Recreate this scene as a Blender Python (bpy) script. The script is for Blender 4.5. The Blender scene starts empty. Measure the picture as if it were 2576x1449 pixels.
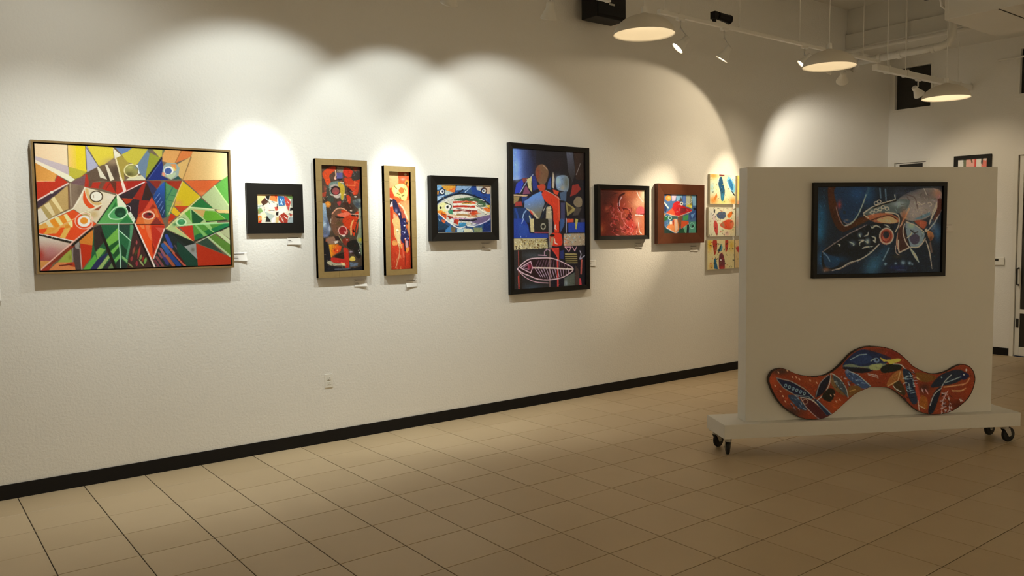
import bpy, bmesh, math, random
import numpy as np
from mathutils import Vector, Matrix
random.seed(7); RNG = np.random.default_rng(7)
S = bpy.context.scene
COL = S.collection

# ------------------------------------------------------------------ camera
F_PX = 2046.6
YAW, PIT, ROL = [math.radians(a) for a in (37.548, 3.904, -0.6736)]
CAM = np.array([0.0, -6.4165, 1.775])
_f = np.array([math.sin(YAW)*math.cos(PIT), math.cos(YAW)*math.cos(PIT), -math.sin(PIT)])
_r = np.array([math.cos(YAW), -math.sin(YAW), 0.0]); _u = np.cross(_r, _f)
_r, _u = math.cos(ROL)*_r + math.sin(ROL)*_u, -math.sin(ROL)*_r + math.cos(ROL)*_u
cam_d = bpy.data.cameras.new('camera'); cam = bpy.data.objects.new('camera', cam_d); COL.objects.link(cam)
cam_d.sensor_width = 36.0; cam_d.lens = 36.0*F_PX/2576.0; cam_d.clip_start = 0.05; cam_d.clip_end = 60
cam.matrix_world = Matrix(((_r[0], _u[0], -_f[0], CAM[0]), (_r[1], _u[1], -_f[1], CAM[1]), (_r[2], _u[2], -_f[2], CAM[2]), (0, 0, 0, 1)))
S.camera = cam

# ------------------------------------------------------------------ world, exposure
w = bpy.data.worlds.new('night'); S.world = w; w.use_nodes = True
w.node_tree.nodes['Background'].inputs[0].default_value = (0.02, 0.025, 0.04, 1)
w.node_tree.nodes['Background'].inputs[1].default_value = 0.3
S.view_settings.view_transform = 'Standard'; S.view_settings.look = 'None'
S.view_settings.gamma = 1.0; S.view_settings.use_curve_mapping = False
S.view_settings.exposure = EXPOSURE = 0.0
S.cycles.use_denoising = True
S.cycles.max_bounces = 8; S.cycles.diffuse_bounces = 5; S.cycles.glossy_bounces = 3
S.cycles.sample_clamp_indirect = 4.0
S.cycles.caustics_reflective = False; S.cycles.caustics_refractive = False

# key light figures (lamps are built further down, each with its own light)
SPOT_W = 78.0        # track spot wattage unit
PEND_W = 1.0        # pendant wattage unit
WARM = (1.0, 0.82, 0.56); NEUT = (1.0, 0.92, 0.76); COOL = (0.95, 1.0, 0.93); LEFT = (0.98, 1.0, 0.91)

# ------------------------------------------------------------------ helpers
def lin(c):
    c = np.asarray(c, float)
    return np.where(c <= 0.04045, c/12.92, ((c+0.055)/1.055)**2.4)
def hx(h): return np.array([int(h[i:i+2], 16) for i in (0, 2, 4)])/255.0
def mat(name, col, rough=0.6, metal=0.0, spec=0.4, emit=0.0, noise=None, bump=None, ecol=None):
    m = bpy.data.materials.new(name); m.use_nodes = True
    n = m.node_tree.nodes; l = m.node_tree.links; b = n['Principled BSDF']
    c = tuple(col) + (1,)
    b.inputs['Base Color'].default_value = c; b.inputs['Roughness'].default_value = rough
    b.inputs['Metallic'].default_value = metal; b.inputs['Specular IOR Level'].default_value = spec
    if emit:
        b.inputs['Emission Color'].default_value = (tuple(ecol) if ecol else tuple(col)) + (1,); b.inputs['Emission Strength'].default_value = emit
    if noise or bump:
        tc = n.new('ShaderNodeTexCoord')
    if noise:
        sc, amt = noise
        t = n.new('ShaderNodeTexNoise'); t.inputs['Scale'].default_value = sc; t.inputs['Detail'].default_value = 4
        l.new(tc.outputs['Object'], t.inputs['Vector'])
        mx = n.new('ShaderNodeMix'); mx.data_type = 'RGBA'
        mx.inputs['A'].default_value = tuple(x*(1-amt) for x in col) + (1,); mx.inputs['B'].default_value = tuple(min(1, x*(1+amt)) for x in col) + (1,)
        l.new(t.outputs['Fac'], mx.inputs['Factor']); l.new(mx.outputs['Result'], b.inputs['Base Color'])
    if bump:
        sc, st, dist = bump
        t = n.new('ShaderNodeTexNoise'); t.inputs['Scale'].default_value = sc; t.inputs['Detail'].default_value = 3; t.inputs['Roughness'].default_value = 0.55
        l.new(tc.outputs['Object'], t.inputs['Vector'])
        bp = n.new('ShaderNodeBump'); bp.inputs['Strength'].default_value = st; bp.inputs['Distance'].default_value = dist
        l.new(t.outputs['Fac'], bp.inputs['Height']); l.new(bp.outputs['Normal'], b.inputs['Normal'])
    return m
def obj(name, bm, m, parent=None, smooth=False, loc=None):
    me = bpy.data.meshes.new(name)
    if isinstance(bm, bmesh.types.BMesh):
        bmesh.ops.recalc_face_normals(bm, faces=bm.faces[:]); bm.to_mesh(me); bm.free()
    else:
        me.from_pydata(*bm)
    if smooth:
        for p in me.polygons: p.use_smooth = True
    if m: me.materials.append(m)
    o = bpy.data.objects.new(name, me); COL.objects.link(o)
    if loc is not None: o.location = loc
    if parent: o.parent = parent
    return o
def tag(o, label=None, cat=None, group=None, kind=None):
    if label: o['label'] = label
    if cat: o['category'] = cat
    if group: o['group'] = group
    if kind: o['kind'] = kind
    return o
def thing(name, label, cat, loc=(0, 0, 0), rot=None, group=None):
    o = bpy.data.objects.new(name, None); COL.objects.link(o); o.empty_display_size = 0.05
    o.location = loc
    if rot is not None: o.rotation_euler = rot
    return tag(o, label, cat, group)
def bx(bm, x0, x1, y0, y1, z0, z1, bev=0.0):
    r = bmesh.ops.create_cube(bm, size=1.0)
    vs = r['verts']
    for v in vs:
        v.co = Vector((x0 if v.co.x < 0 else x1, y0 if v.co.y < 0 else y1, z0 if v.co.z < 0 else z1))
    if bev > 0:
        es = list({e for v in vs for e in v.link_edges})
        bmesh.ops.bevel(bm, geom=es, offset=bev, segments=2, affect='EDGES', profile=0.6)
    return bm
def box(*a, bev=0.0): return bx(bmesh.new(), *a, bev=bev)
def tube(bm, p0, p1, r0, r1=None, seg=16, caps=True):
    r1 = r0 if r1 is None else r1
    p0, p1 = Vector(p0), Vector(p1); d = p1-p0
    res = bmesh.ops.create_cone(bm, cap_ends=caps, segments=seg, radius1=r0, radius2=r1, depth=d.length)
    M = Matrix.Translation((p0+p1)/2) @ d.to_track_quat('Z', 'Y').to_matrix().to_4x4()
    bmesh.ops.transform(bm, matrix=M, verts=res['verts'])
    return bm
def path_tube(bm, pts, r, seg=10):
    pts = [Vector(p) for p in pts]; rings = []
    for i, p in enumerate(pts):
        t = (pts[min(i+1, len(pts)-1)]-pts[max(i-1, 0)]).normalized()
        q = t.to_track_quat('Z', 'Y')
        rings.append([bm.verts.new(p+q @ Vector((r*math.cos(a), r*math.sin(a), 0))) for a in [2*math.pi*k/seg for k in range(seg)]])
    for a, b in zip(rings, rings[1:]):
        # align start
        off = min(range(seg), key=lambda k: (a[0].co-b[k].co).length); b[:] = b[off:]+b[:off]
        for k in range(seg): bm.faces.new((a[k], a[(k+1) % seg], b[(k+1) % seg], b[k]))
    bm.faces.new(rings[0]); bm.faces.new(rings[-1]); return bm
def lathe(bm, prof, seg=40, M=None):
    rings = []
    for r, z in prof:
        rings.append([bm.verts.new((r*math.cos(2*math.pi*k/seg), r*math.sin(2*math.pi*k/seg), z)) for k in range(seg)] if r > 1e-6 else [bm.verts.new((0, 0, z))])
    for a, b in zip(rings, rings[1:]):
        for k in range(seg):
            k2 = (k+1) % seg
            if len(a) == 1 and len(b) == 1: continue
            if len(a) == 1: bm.faces.new((a[0], b[k], b[k2]))
            elif len(b) == 1: bm.faces.new((a[k], a[k2], b[0]))
            else: bm.faces.new((a[k], a[k2], b[k2], b[k]))
    if M is not None: bmesh.ops.transform(bm, matrix=M, verts=bm.verts[:])
    return bm
def project(P):
    d = np.asarray(P, float)-CAM
    return 1288+F_PX*(d@_r)/(d@_f), 724.5-F_PX*(d@_u)/(d@_f), d@_f

# ------------------------------------------------------------------ materials
WHITE = (0.80, 0.79, 0.76)
M_WALL = mat('wall_paint', WHITE, 0.75, spec=0.25, bump=(55, 0.3, 0.010))
M_PANEL = mat('panel_paint', (0.76, 0.75, 0.71), 0.6, spec=0.3, bump=(20, 0.06, 0.004))
M_CEIL = mat('ceiling_paint', (0.74, 0.73, 0.69), 0.85, spec=0.2)
M_BLACK = mat('vinyl_black', (0.006, 0.005, 0.005), 0.55, spec=0.25)
M_BFRAME = mat('frame_black', (0.007, 0.006, 0.005), 0.5, spec=0.25)
M_WMETAL = mat('white_metal', (0.78, 0.77, 0.73), 0.4, spec=0.5)
M_GROUT = mat('grout', (0.045, 0.032, 0.02), 0.9, noise=(9, 0.3))
M_STEEL = mat('steel', (0.55, 0.55, 0.53), 0.3, metal=0.9)
M_RUBBER = mat('rubber', (0.012, 0.012, 0.013), 0.6)
M_PLASTIC = mat('white_plastic', (0.8, 0.79, 0.74), 0.4)
M_DARK = mat('dark_slot', (0.02, 0.018, 0.015), 0.6)
M_PAPER = mat('label_paper', (0.82, 0.8, 0.77), 0.8)
M_INK = mat('ink', (0.12, 0.11, 0.11), 0.8)
M_GLASS = mat('dark_glass', (0.02, 0.019, 0.016), 0.12, spec=0.5)
M_GOLD = mat('gold_edge', (0.30, 0.21, 0.10), 0.35, metal=0.6, noise=(30, 0.25))
M_BAMBOO = mat('bamboo', (0.31, 0.215, 0.085), 0.5, noise=(24, 0.2))
M_BAMBOO2 = mat('bamboo_joint', (0.16, 0.105, 0.04), 0.6)
M_WOODR = mat('red_wood', (0.115, 0.034, 0.014), 0.4, noise=(14, 0.3))
M_ORANGE = mat('canvas_edge', (0.62, 0.56, 0.42), 0.8)

# ------------------------------------------------------------------ the room
XB, ZC = 12.2, 4.87
X0, Y1 = -3.5, -9.5
TS, TOX, TOY = 0.4085, 0.634, -0.4014
floor = tag(obj('floor', box(X0, XB, Y1, 0.0, -0.12, -0.0035), M_GROUT), kind='structure')
tag(obj('ceiling', box(X0, XB, Y1, 0, ZC, ZC+0.1), M_CEIL), kind='structure')
tag(obj('wall_left', box(X0, XB, 0, 0.15, -0.1, ZC+0.1), M_WALL), kind='structure')
tag(obj('wall_front', box(X0-0.15, X0, Y1, 0.15, -0.1, ZC+0.1), M_WALL), kind='structure')
tag(obj('wall_right', box(X0, XB+0.15, Y1-0.15, Y1, -0.1, ZC+0.1), M_WALL), kind='structure')
# back wall with its openings cut out
def wall_with_holes(holes):
    ys = sorted({Y1, 0.0} | {h[0] for h in holes} | {h[1] for h in holes}); zs = sorted({-0.1, ZC+0.1} | {h[2] for h in holes} | {h[3] for h in holes})
    bm = bmesh.new()
    for a, b in zip(ys, ys[1:]):
        for c, d in zip(zs, zs[1:]):
            if any(h[0] <= (a+b)/2 <= h[1] and h[2] <= (c+d)/2 <= h[3] for h in holes): continue
            bx(bm, XB, XB+0.15, a, b, c, d)
    bmesh.ops.remove_doubles(bm, verts=bm.verts[:], dist=1e-5)
    return bm
WIN1 = (-0.66, -0.06, 3.515, 4.19); WIN2 = (-2.45, -1.765, 3.515, 4.19)
DOOR1 = (-0.625, -0.06, -0.1, 2.795); DOOR2 = (-2.75, -1.765, -0.1, 2.79)
tag(obj('wall_back', wall_with_holes([WIN1, WIN2, DOOR1, DOOR2]), M_WALL), kind='structure')
tag(obj('baseboard_left', box(X0, XB-0.001, -0.010, 0, 0, 0.103, bev=0.003), M_BLACK), kind='structure')
bmb = bmesh.new(); bx(bmb, XB-0.010, XB, -1.76, -0.63, 0, 0.103, bev=0.003)
tag(obj('baseboard_back', bmb, M_BLACK), kind='structure')

# floor tiles: bevelled slabs standing proud of the grout
def tile_material(name, rnd):
    m = mat(name, (0.5, 0.4, 0.27), 0.42, spec=0.35)
    n = m.node_tree.nodes; l = m.node_tree.links; b = n['Principled BSDF']
    g = n.new('ShaderNodeNewGeometry'); oi = n.new('ShaderNodeObjectInfo')
    src = oi.outputs['Random'] if rnd == 'object' else g.outputs['Random Per Island']
    t = n.new('ShaderNodeTexNoise'); t.inputs['Scale'].default_value = 3.0; t.inputs['Detail'].default_value = 5
    l.new(g.outputs['Position'], t.inputs['Vector'])
    rp = n.new('ShaderNodeValToRGB'); rp.color_ramp.elements[0].color = (0.475, 0.36, 0.22, 1); rp.color_ramp.elements[1].color = (0.575, 0.45, 0.29, 1)
    ad = n.new('ShaderNodeMath'); ad.operation = 'MULTIPLY_ADD'; ad.inputs[1].default_value = 0.45; 
    mu = n.new('ShaderNodeMath'); mu.operation = 'MULTIPLY'; mu.inputs[1].default_value = 0.55
    l.new(t.outputs['Fac'], mu.inputs[0]); l.new(src, ad.inputs[0]); l.new(mu.outputs[0], ad.inputs[2])
    l.new(ad.outputs[0], rp.inputs[0]); l.new(rp.outputs[0], b.inputs['Base Color'])
    return m
M_TILE, M_TILE2 = tile_material('tile_ceramic', 'object'), tile_material('tile_ceramic_far', 'island')
G = 0.0027
tile_bm = box(-TS/2+G, TS/2-G, -TS/2+G, TS/2-G, -0.01, 0.0)
top = [e for e in tile_bm.edges if all(v.co.z > -0.001 for v in e.verts)]
bmesh.ops.bevel(tile_bm, geom=top, offset=0.0016, segments=1, affect='EDGES')
tile_me = bpy.data.meshes.new('tile'); tile_bm.to_mesh(tile_me); tile_bm.free(); tile_me.materials.append(M_TILE)
cand, rest = [], []
for i in range(-11, 30):
    for j in range(-1, 24):
        cx, cy = TOX+(i+0.5)*TS, TOY-(j+0.5)*TS+TS*0
        hx0, hx1 = cx-TS/2, cx+TS/2; hy1 = min(cy+TS/2, 0.0); hy0 = cy-TS/2
        if hy1 - hy0 < 0.05 or hx1 > XB+0.35 or hx0 < X0-0.4 or hy0 < Y1-0.4: continue
        px = [project((x, y, 0)) for x in (hx0, hx1) for y in (hy0, hy1)]
        if all(p[2] > 0.4 for p in px) and any(-60 < p[0] < 2640 and -60 < p[1] < 1510 for p in px):
            ar = abs((px[0][0]-px[3][0])*(px[1][1]-px[2][1])-(px[1][0]-px[2][0])*(px[0][1]-px[3][1]))/2
        else: ar = 0
        edge = hy1-hy0 < TS-0.01 or hx1 > XB or hx0 < X0 or hy0 < Y1
        cand.append((ar, cx, cy, hx0, hx1, hy0, hy1, edge))
cand.sort(reverse=True)
far = bmesh.new()
for k, (ar, cx, cy, a, b, c, d, edge) in enumerate(cand):
    if k < 298 and ar > 0:
        if not edge:
            o = bpy.data.objects.new('tile', tile_me); COL.objects.link(o); o.location = (cx, cy, random.uniform(-0.0004, 0.0003)); o.parent = floor
        else:
            obj('tile', box(max(a, X0)+G, min(b, XB)-G, max(c, Y1)+G, d-G*0.3, -0.01, 0.0), M_TILE, floor)
    else:
        bx(far, max(a, X0)+G, min(b, XB)-G, max(c, Y1)+G, d-G, -0.01, 0.0)
tag(obj('tile_field', far, M_TILE2, floor), kind='stuff')

# soffit beam and dropped bulkhead
tr = tag(obj('trim_1', box(11.0, XB, Y1, 0, 4.32, ZC), M_CEIL), kind='structure')
obj('ledge', box(10.955, 11.0, Y1, 0, 4.32, 4.515, bev=0.006), M_CEIL, tr)
tr2 = tag(obj('trim_2', box(8.75, 9.98, -5.2, -2.38, 3.9, 4.6, bev=0.01), M_CEIL), kind='structure')
for y in (-2.9, -3.8, -4.7):
    obj('seam', box(8.75, 9.98, y-0.006, y+0.006, 3.897, 3.9), M_DARK, tr2)
for x in (9.0, 9.75):
    for y in (-2.6, -4.9):
        bm = bmesh.new(); tube(bm, (x, y, 4.6), (x, y, ZC), 0.008, seg=8); obj('hanger_rod', bm, M_STEEL, tr2)

# transom windows and doors in the back wall
def opening(name, y0, y1, z0, z1, fr, door=False):
    bm = bmesh.new()
    bx(bm, XB-0.012, XB+0.09, y0, y0+fr, z0, z1); bx(bm, XB-0.012, XB+0.09, y1-fr, y1, z0, z1)
    bx(bm, XB-0.012, XB+0.09, y0+fr, y1-fr, z1-fr, z1)
    if not door: bx(bm, XB-0.012, XB+0.09, y0+fr, y1-fr, z0, z0+fr)
    o = tag(obj(name, bm, M_WMETAL), kind='structure')
    if not door:
        obj('pane', box(XB+0.05, XB+0.06, y0+fr*0.9, y1-fr*0.9, z0+fr*0.9, z1-fr*0.9), M_GLASS, o)
        for k in (1, 2):
            z = z0+(z1-z0)*k*0.27
            obj('blind_rail', box(XB+0.066, XB+0.074, y0+fr, y1-fr, z, z+0.012), mat('rail', (0.09, 0.085, 0.075), 0.7), o)
    return o
opening('window_1', *WIN1, 0.035); opening('window_2', *WIN2, 0.04)
def door(name, D, fr, rail_z, swing):
    y0, y1, z0, z1 = D; z0 = 0.0
    o = opening(name, y0, y1, z0, z1, fr, True)
    a, b = y0+fr+0.006, y1-fr-0.006
    for (p, q, c, d) in ((a, a+0.055, 0.01, z1-fr-0.006), (b-0.055, b, 0.01, z1-fr-0.006), (a+0.055, b-0.055, 0.01, 0.13), (a+0.055, b-0.055, z1-fr-0.022, z1-fr-0.006), (a+0.055, b-0.055, rail_z-0.03, rail_z+0.03)):
        obj('door_rail', box(XB+0.02, XB+0.065, p, q, c, d, bev=0.003), M_WMETAL, o)
    for c, d in ((0.13, rail_z-0.03), (rail_z+0.03, z1-fr-0.022)):
        obj('pane', box(XB+0.038, XB+0.046, a+0.05, b-0.05, c-0.005, d+0.005), M_GLASS, o)
    h = bmesh.new(); ys = b-0.03 if swing > 0 else a+0.03
    path_tube(h, [(XB+0.02, ys, 0.98), (XB-0.04, ys, 0.99), (XB-0.045, ys, 1.2), (XB+0.02, ys, 1.21)], 0.012)
    obj('door_handle', h, M_DARK, o)
    obj('lock', box(XB+0.005, XB+0.022, ys-0.016, ys+0.016, 0.40, 0.52, bev=0.004), M_DARK, o)
    return o
door('door_1', DOOR1, 0.045, 0.62, 1); door('door_2', DOOR2, 0.05, 0.62, 1)

# ------------------------------------------------------------------ paint: a small brush kit that fills a grid of vertex paint
class Art:
    """Paint on a flat canvas; shapes are given in picture coordinates and land on the canvas plane."""
    def __init__(s, O, rz, W, H, ycv, cell, white, base):
        s.ux = np.array([math.cos(rz), math.sin(rz), 0]); s.nn = np.array([-math.sin(rz), math.cos(rz), 0])
        s.O = np.array(O, float)+s.nn*ycv; s.W, s.H, s.y = W, H, ycv
        s.SS = 2; s.nx = max(8, int(W/cell)); s.ny = max(8, int(H/cell))
        s.gw, s.gh = s.nx*s.SS, s.ny*s.SS
        s.A = np.empty((s.gh, s.gw, 3)); s.A[:] = hx(base); s.white = lin(hx(white)); s.c = (0, 0, 1.0)
    def crop(s, x0, y0, k): s.c = (x0, y0, k); return s
    def G(s, v):
        v = np.array(v, float).reshape(-1, 2); x = s.c[0]+v[:, 0]/s.c[2]; y = s.c[1]+v[:, 1]/s.c[2]
        d = _f+np.outer((x-1288)/F_PX, _r)-np.outer((y-724.5)/F_PX, _u)
        t = ((s.O-CAM)@s.nn)/(d@s.nn); P = CAM+d*t[:, None]-s.O
        s.ppx = s.gw/s.W*np.mean(t)/F_PX*1.05       # grid cells for one picture pixel
        return np.stack([(P@s.ux)/s.W*s.gw, (1-P[:, 2]/s.H)*s.gh], -1)
    def _blend(s, y0, y1, x0, x1, m, c):
        s.A[y0:y1, x0:x1] += (c-s.A[y0:y1, x0:x1])*m[..., None]
    def _win(s, g, pad):
        x0 = int(max(0, math.floor(g[:, 0].min()-pad))); x1 = int(min(s.gw, math.ceil(g[:, 0].max()+pad)+1))
        y0 = int(max(0, math.floor(g[:, 1].min()-pad))); y1 = int(min(s.gh, math.ceil(g[:, 1].max()+pad)+1))
        if x1 <= x0 or y1 <= y0: return None
        return x0, x1, y0, y1, np.arange(x0, x1)+0.5, np.arange(y0, y1)+0.5
    def _fill(s, g, c, a=1.0, soft=0):
        w = s._win(g, 1)
        if not w: return
        x0, x1, y0, y1, xs, ys = w; X, Y = np.meshgrid(xs, ys); m = np.zeros(X.shape, bool)
        for (ax, ay), (bx_, by) in zip(g, np.roll(g, -1, 0)):
            if ay == by: continue
            k = (ay > Y) != (by > Y); m ^= k & (X < (bx_-ax)*(Y-ay)/(by-ay)+ax)
        s._blend(y0, y1, x0, x1, m*a, c(X, Y) if callable(c) else c)
    def p(s, col, *v, a=1.0): s._fill(s.G(v), hx(col), a); return s
    def s(s_, col, *v, a=1.0): s_._fill(smooth_pts(s_.G(v), True), hx(col), a); return s_
    def g(s, c1, c2, ax, *v, a=1.0):
        g0, g1 = s.G(ax); d = g1-g0; L = d@d; k1, k2 = hx(c1), hx(c2)
        def f(X, Y):
            t = np.clip(((X-g0[0])*d[0]+(Y-g0[1])*d[1])/L, 0, 1)[..., None]; return k1+(k2-k1)*t
        s._fill(s.G(v), f, a); return s
    def _stroke(s, g, wd, c, a, taper):
        hw = max(0.55, wd*s.ppx/2); w = s._win(g, hw+1)
        if not w: return
        x0, x1, y0, y1, xs, ys = w; X, Y = np.meshgrid(xs, ys); m = np.zeros(X.shape)
        n = len(g)-1
        for i in range(n):
            a0, b0 = g[i], g[i+1]; d = b0-a0; L = d@d
            if L < 1e-9: continue
            t = np.clip(((X-a0[0])*d[0]+(Y-a0[1])*d[1])/L, 0, 1)
            D = np.hypot(X-a0[0]-t*d[0], Y-a0[1]-t*d[1])
            h = hw
            if taper: u = (i+t)/n; h = hw*(0.25+0.75*np.sin(np.pi*np.clip(u, 0.02, 0.98)))
            m = np.maximum(m, np.clip(h-D+0.5, 0, 1))
        s._blend(y0, y1, x0, x1, m*a, c)
    def l(s, col, wd, *v, a=1.0, taper=False, curve=False, close=False):
        g = s.G(v)
        if close: g = np.vstack([g, g[:1]])
        if curve: g = smooth_pts(g, False)
        s._stroke(g, wd, hx(col), a, taper); return s
    def _ell(s, cx, cy, rx, ry, rot, n=40):
        t = np.linspace(0, 2*math.pi, n, endpoint=False); c, q = math.cos(math.radians(rot)), math.sin(math.radians(rot))
        x = rx*np.cos(t); y = ry*np.sin(t)
        return s.G(np.stack([cx+x*c-y*q, cy+x*q+y*c], -1).ravel())
    def e(s, col, cx, cy, rx, ry, rot=0, a=1.0): s._fill(s._ell(cx, cy, rx, ry, rot), hx(col), a); return s
    def r(s, col, wd, cx, cy, rx, ry, rot=0, a=1.0):
        g = s._ell(cx, cy, rx, ry, rot); s._stroke(np.vstack([g, g[:1]]), wd, hx(col), a, False); return s
    def b(s, col, cx, cy, rx, ry, a=0.8, rot=0):
        c0, ex, ey = s.G((cx, cy, cx+rx*math.cos(math.radians(rot)), cy+rx*math.sin(math.radians(rot)), cx-ry*math.sin(math.radians(rot)), cy+ry*math.cos(math.radians(rot))))
        J = np.linalg.inv(np.stack([ex-c0, ey-c0], -1)+np.eye(2)*1e-9)
        R = 2.2*max(np.abs(ex-c0).max(), np.abs(ey-c0).max()); w = s._win(np.array([c0-R, c0+R]), 1)
        if not w: return s
        x0, x1, y0, y1, xs, ys = w; X, Y = np.meshgrid(xs-c0[0], ys-c0[1])
        q = (J[0, 0]*X+J[0, 1]*Y)**2+(J[1, 0]*X+J[1, 1]*Y)**2
        s._blend(y0, y1, x0, x1, np.exp(-q*1.1)*a, hx(col)); return s
    def dabs(s, cols, n, x0, y0, x1, y1, ln, wd, ang=None, spread=180, a=0.9, seed=1):
        q = random.Random(seed)
        for k in range(n):
            x, y = q.uniform(x0, x1), q.uniform(y0, y1); t = math.radians(q.uniform(-spread, spread) if ang is None else ang+q.uniform(-spread, spread))
            L = ln*q.uniform(0.5, 1.3); bend = q.uniform(-0.35, 0.35)*L
            dx, dy = math.cos(t)*L, math.sin(t)*L
            s.l(q.choice(cols), wd*q.uniform(0.6, 1.3), x-dx/2, y-dy/2, x-bend*math.sin(t)*0.5, y+bend*math.cos(t)*0.5, x+dx/2, y+dy/2, a=a, taper=True, curve=True)
        return s
    def brush(s, n, L, wd, jit=0.18, seed=1, soft=1, gain=1.0, sat=1.0, gamma=1.0):
        """worked paint: short strokes of the local colour, lighter or darker, following slow swirls"""
        q = np.random.default_rng(seed); s.G((0, 0)); s.ppx = s.gw/s.W*0.0036
        for _ in range(soft):
            p = np.pad(s.A, ((1, 1), (1, 1), (0, 0)), 'edge'); s.A = (p[1:-1, 1:-1]*4+p[:-2, 1:-1]+p[2:, 1:-1]+p[1:-1, :-2]+p[1:-1, 2:])/8
        f = q.uniform(1.5, 4, 4)/max(s.gw, s.gh)*2*math.pi; ph = q.uniform(0, 6, 4)
        for _ in range(n):
            x, y = q.uniform(0, s.gw), q.uniform(0, s.gh); c = s.A[min(int(y), s.gh-1), min(int(x), s.gw-1)].copy()
            t = 1.6*math.sin(x*f[0]+ph[0]+y*f[1])+1.6*math.cos(y*f[2]+ph[1]-x*f[3])+q.normal(0, 0.3)
            k = 1+q.normal(0, jit); c = np.clip(c*k+q.normal(0, 0.02, 3)+(0.05 if k > 1.25*1 else 0), 0, 1)
            l_ = L*s.ppx*q.uniform(0.5, 1.4)/2; dx, dy = math.cos(t)*l_, math.sin(t)*l_; bn = q.uniform(-0.3, 0.3)
            s._stroke(np.array([[x-dx, y-dy], [x-bn*dy, y+bn*dx], [x+dx, y+dy]]), wd*q.uniform(0.5, 1.3), c, 0.5, True)
        g = s.A.mean(-1, keepdims=True); s.A = np.clip((g+(s.A-g)*sat)**gamma*gain, 0, 1)
        return s
    def mesh(s, name, parent, rel=0.0, mask=None):
        A = s.A.reshape(s.ny, s.SS, s.nx, s.SS, 3).mean((1, 3))
        n = RNG.normal(0, 0.012, A.shape[:2])[..., None]
        alb = np.clip(lin(np.clip(A+n, 0, 1))/s.white*0.80, 0.004, 0.88)
        nx, ny = s.nx, s.ny
        xs = np.linspace(0, s.W, nx); zs = np.linspace(s.H, 0, ny)
        X, Z = np.meshgrid(xs, zs); V = np.stack([X, np.full_like(X, s.y), Z], -1).reshape(-1, 3)
        if rel: V[:, 1] -= rel*(A.mean(-1).ravel()-0.5)
        i, j = np.meshgrid(np.arange(nx-1), np.arange(ny-1)); k = (j*nx+i)
        if mask is not None:
            keep = mask(X, Z).reshape(ny, nx); kk = keep[:-1, :-1] & keep[1:, :-1] & keep[:-1, 1:] & keep[1:, 1:]; k = k[kk]
        k = k.ravel(); Q = np.stack([k, k+nx, k+nx+1, k+1], -1)
        if mask is not None:
            used = np.unique(Q); ren = np.full(len(V), -1); ren[used] = np.arange(len(used)); V = V[used]; Q = ren[Q]; alb = alb.reshape(-1, 3)[used]
        me = bpy.data.meshes.new(name); me.vertices.add(len(V)); me.vertices.foreach_set('co', V.ravel())
        me.loops.add(Q.size); me.loops.foreach_set('vertex_index', Q.ravel().astype(np.int32))
        me.polygons.add(len(Q)); me.polygons.foreach_set('loop_start', np.arange(0, Q.size, 4, dtype=np.int32)); me.polygons.foreach_set('loop_total', np.full(len(Q), 4, np.int32))
        ca = me.color_attributes.new('paint', 'FLOAT_COLOR', 'POINT')
        ca.data.foreach_set('color', np.concatenate([alb.reshape(-1, 3), np.ones((len(V), 1))], 1).ravel())
        me.update(); me.materials.append(M_PAINT)
        o = bpy.data.objects.new(name, me); COL.objects.link(o); o.parent = parent
        return o
def smooth_pts(g, closed, n=6):
    g = np.asarray(g); N = len(g); out = []
    for i in range(N if closed else N-1):
        if closed: p0, p1, p2, p3 = g[i-1], g[i], g[(i+1) % N], g[(i+2) % N]
        else: p0, p1, p2, p3 = g[max(i-1, 0)], g[i], g[i+1], g[min(i+2, N-1)]
        for t in np.arange(n)/n:
            out.append(0.5*((2*p1)+(p2-p0)*t+(2*p0-5*p1+4*p2-p3)*t*t+(3*p1-p0-3*p2+p3)*t**3))
    if not closed: out.append(g[-1])
    return np.array(out)
M_PAINT = mat('oil_paint', (0.5, 0.5, 0.5), 0.5, spec=0.3)
_n = M_PAINT.node_tree.nodes; _a = _n.new('ShaderNodeAttribute'); _a.attribute_name = 'paint'
M_PAINT.node_tree.links.new(_a.outputs['Color'], _n['Principled BSDF'].inputs['Base Color'])

# ------------------------------------------------------------------ frames
def rail(side, W, H, fw, yo, yi, back=0.0, s0=0.0, s1=1.0, gap=0.0):
    """one mitred frame rail (or a piece of it) between the outer and the inner edge"""
    c = {'b': ((0, 0), (W, 0), (W-fw, fw), (fw, fw)), 't': ((W, H), (0, H), (fw, H-fw), (W-fw, H-fw)),
         'l': ((0, H), (0, 0), (fw, fw), (fw, H-fw)), 'r': ((W, 0), (W, H), (W-fw, H-fw), (W-fw, fw))}[side]
    c = [Vector(p) for p in c]; oa, ob, ib, ia = c
    if s0 > 0 or s1 < 1:
        L = (ob-oa).length; d = (ob-oa)/L; n = Vector((-d.y, d.x))
        p0 = max(s0*L, 0)+(gap if s0 > 0 else 0); p1 = s1*L-(gap if s1 < 1 else 0)
        oa2, ob2 = oa+d*p0, oa+d*p1
        ia2 = (oa+d*max(p0, fw))+n*fw; ib2 = (oa+d*min(p1, L-fw))+n*fw
        oa, ob, ib, ia = oa2, ob2, ib2, ia2
    v = [(p.x, y, p.y) for p, y in ((oa, -yo), (ob, -yo), (ib, -yi), (ia, -yi), (oa, -back), (ob, -back), (ib, -back), (ia, -back))]
    return (v, [], [(0, 1, 2, 3), (7, 6, 5, 4), (0, 4, 5, 1), (1, 5, 6, 2), (2, 6, 7, 3), (3, 7, 4, 0)])
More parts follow.
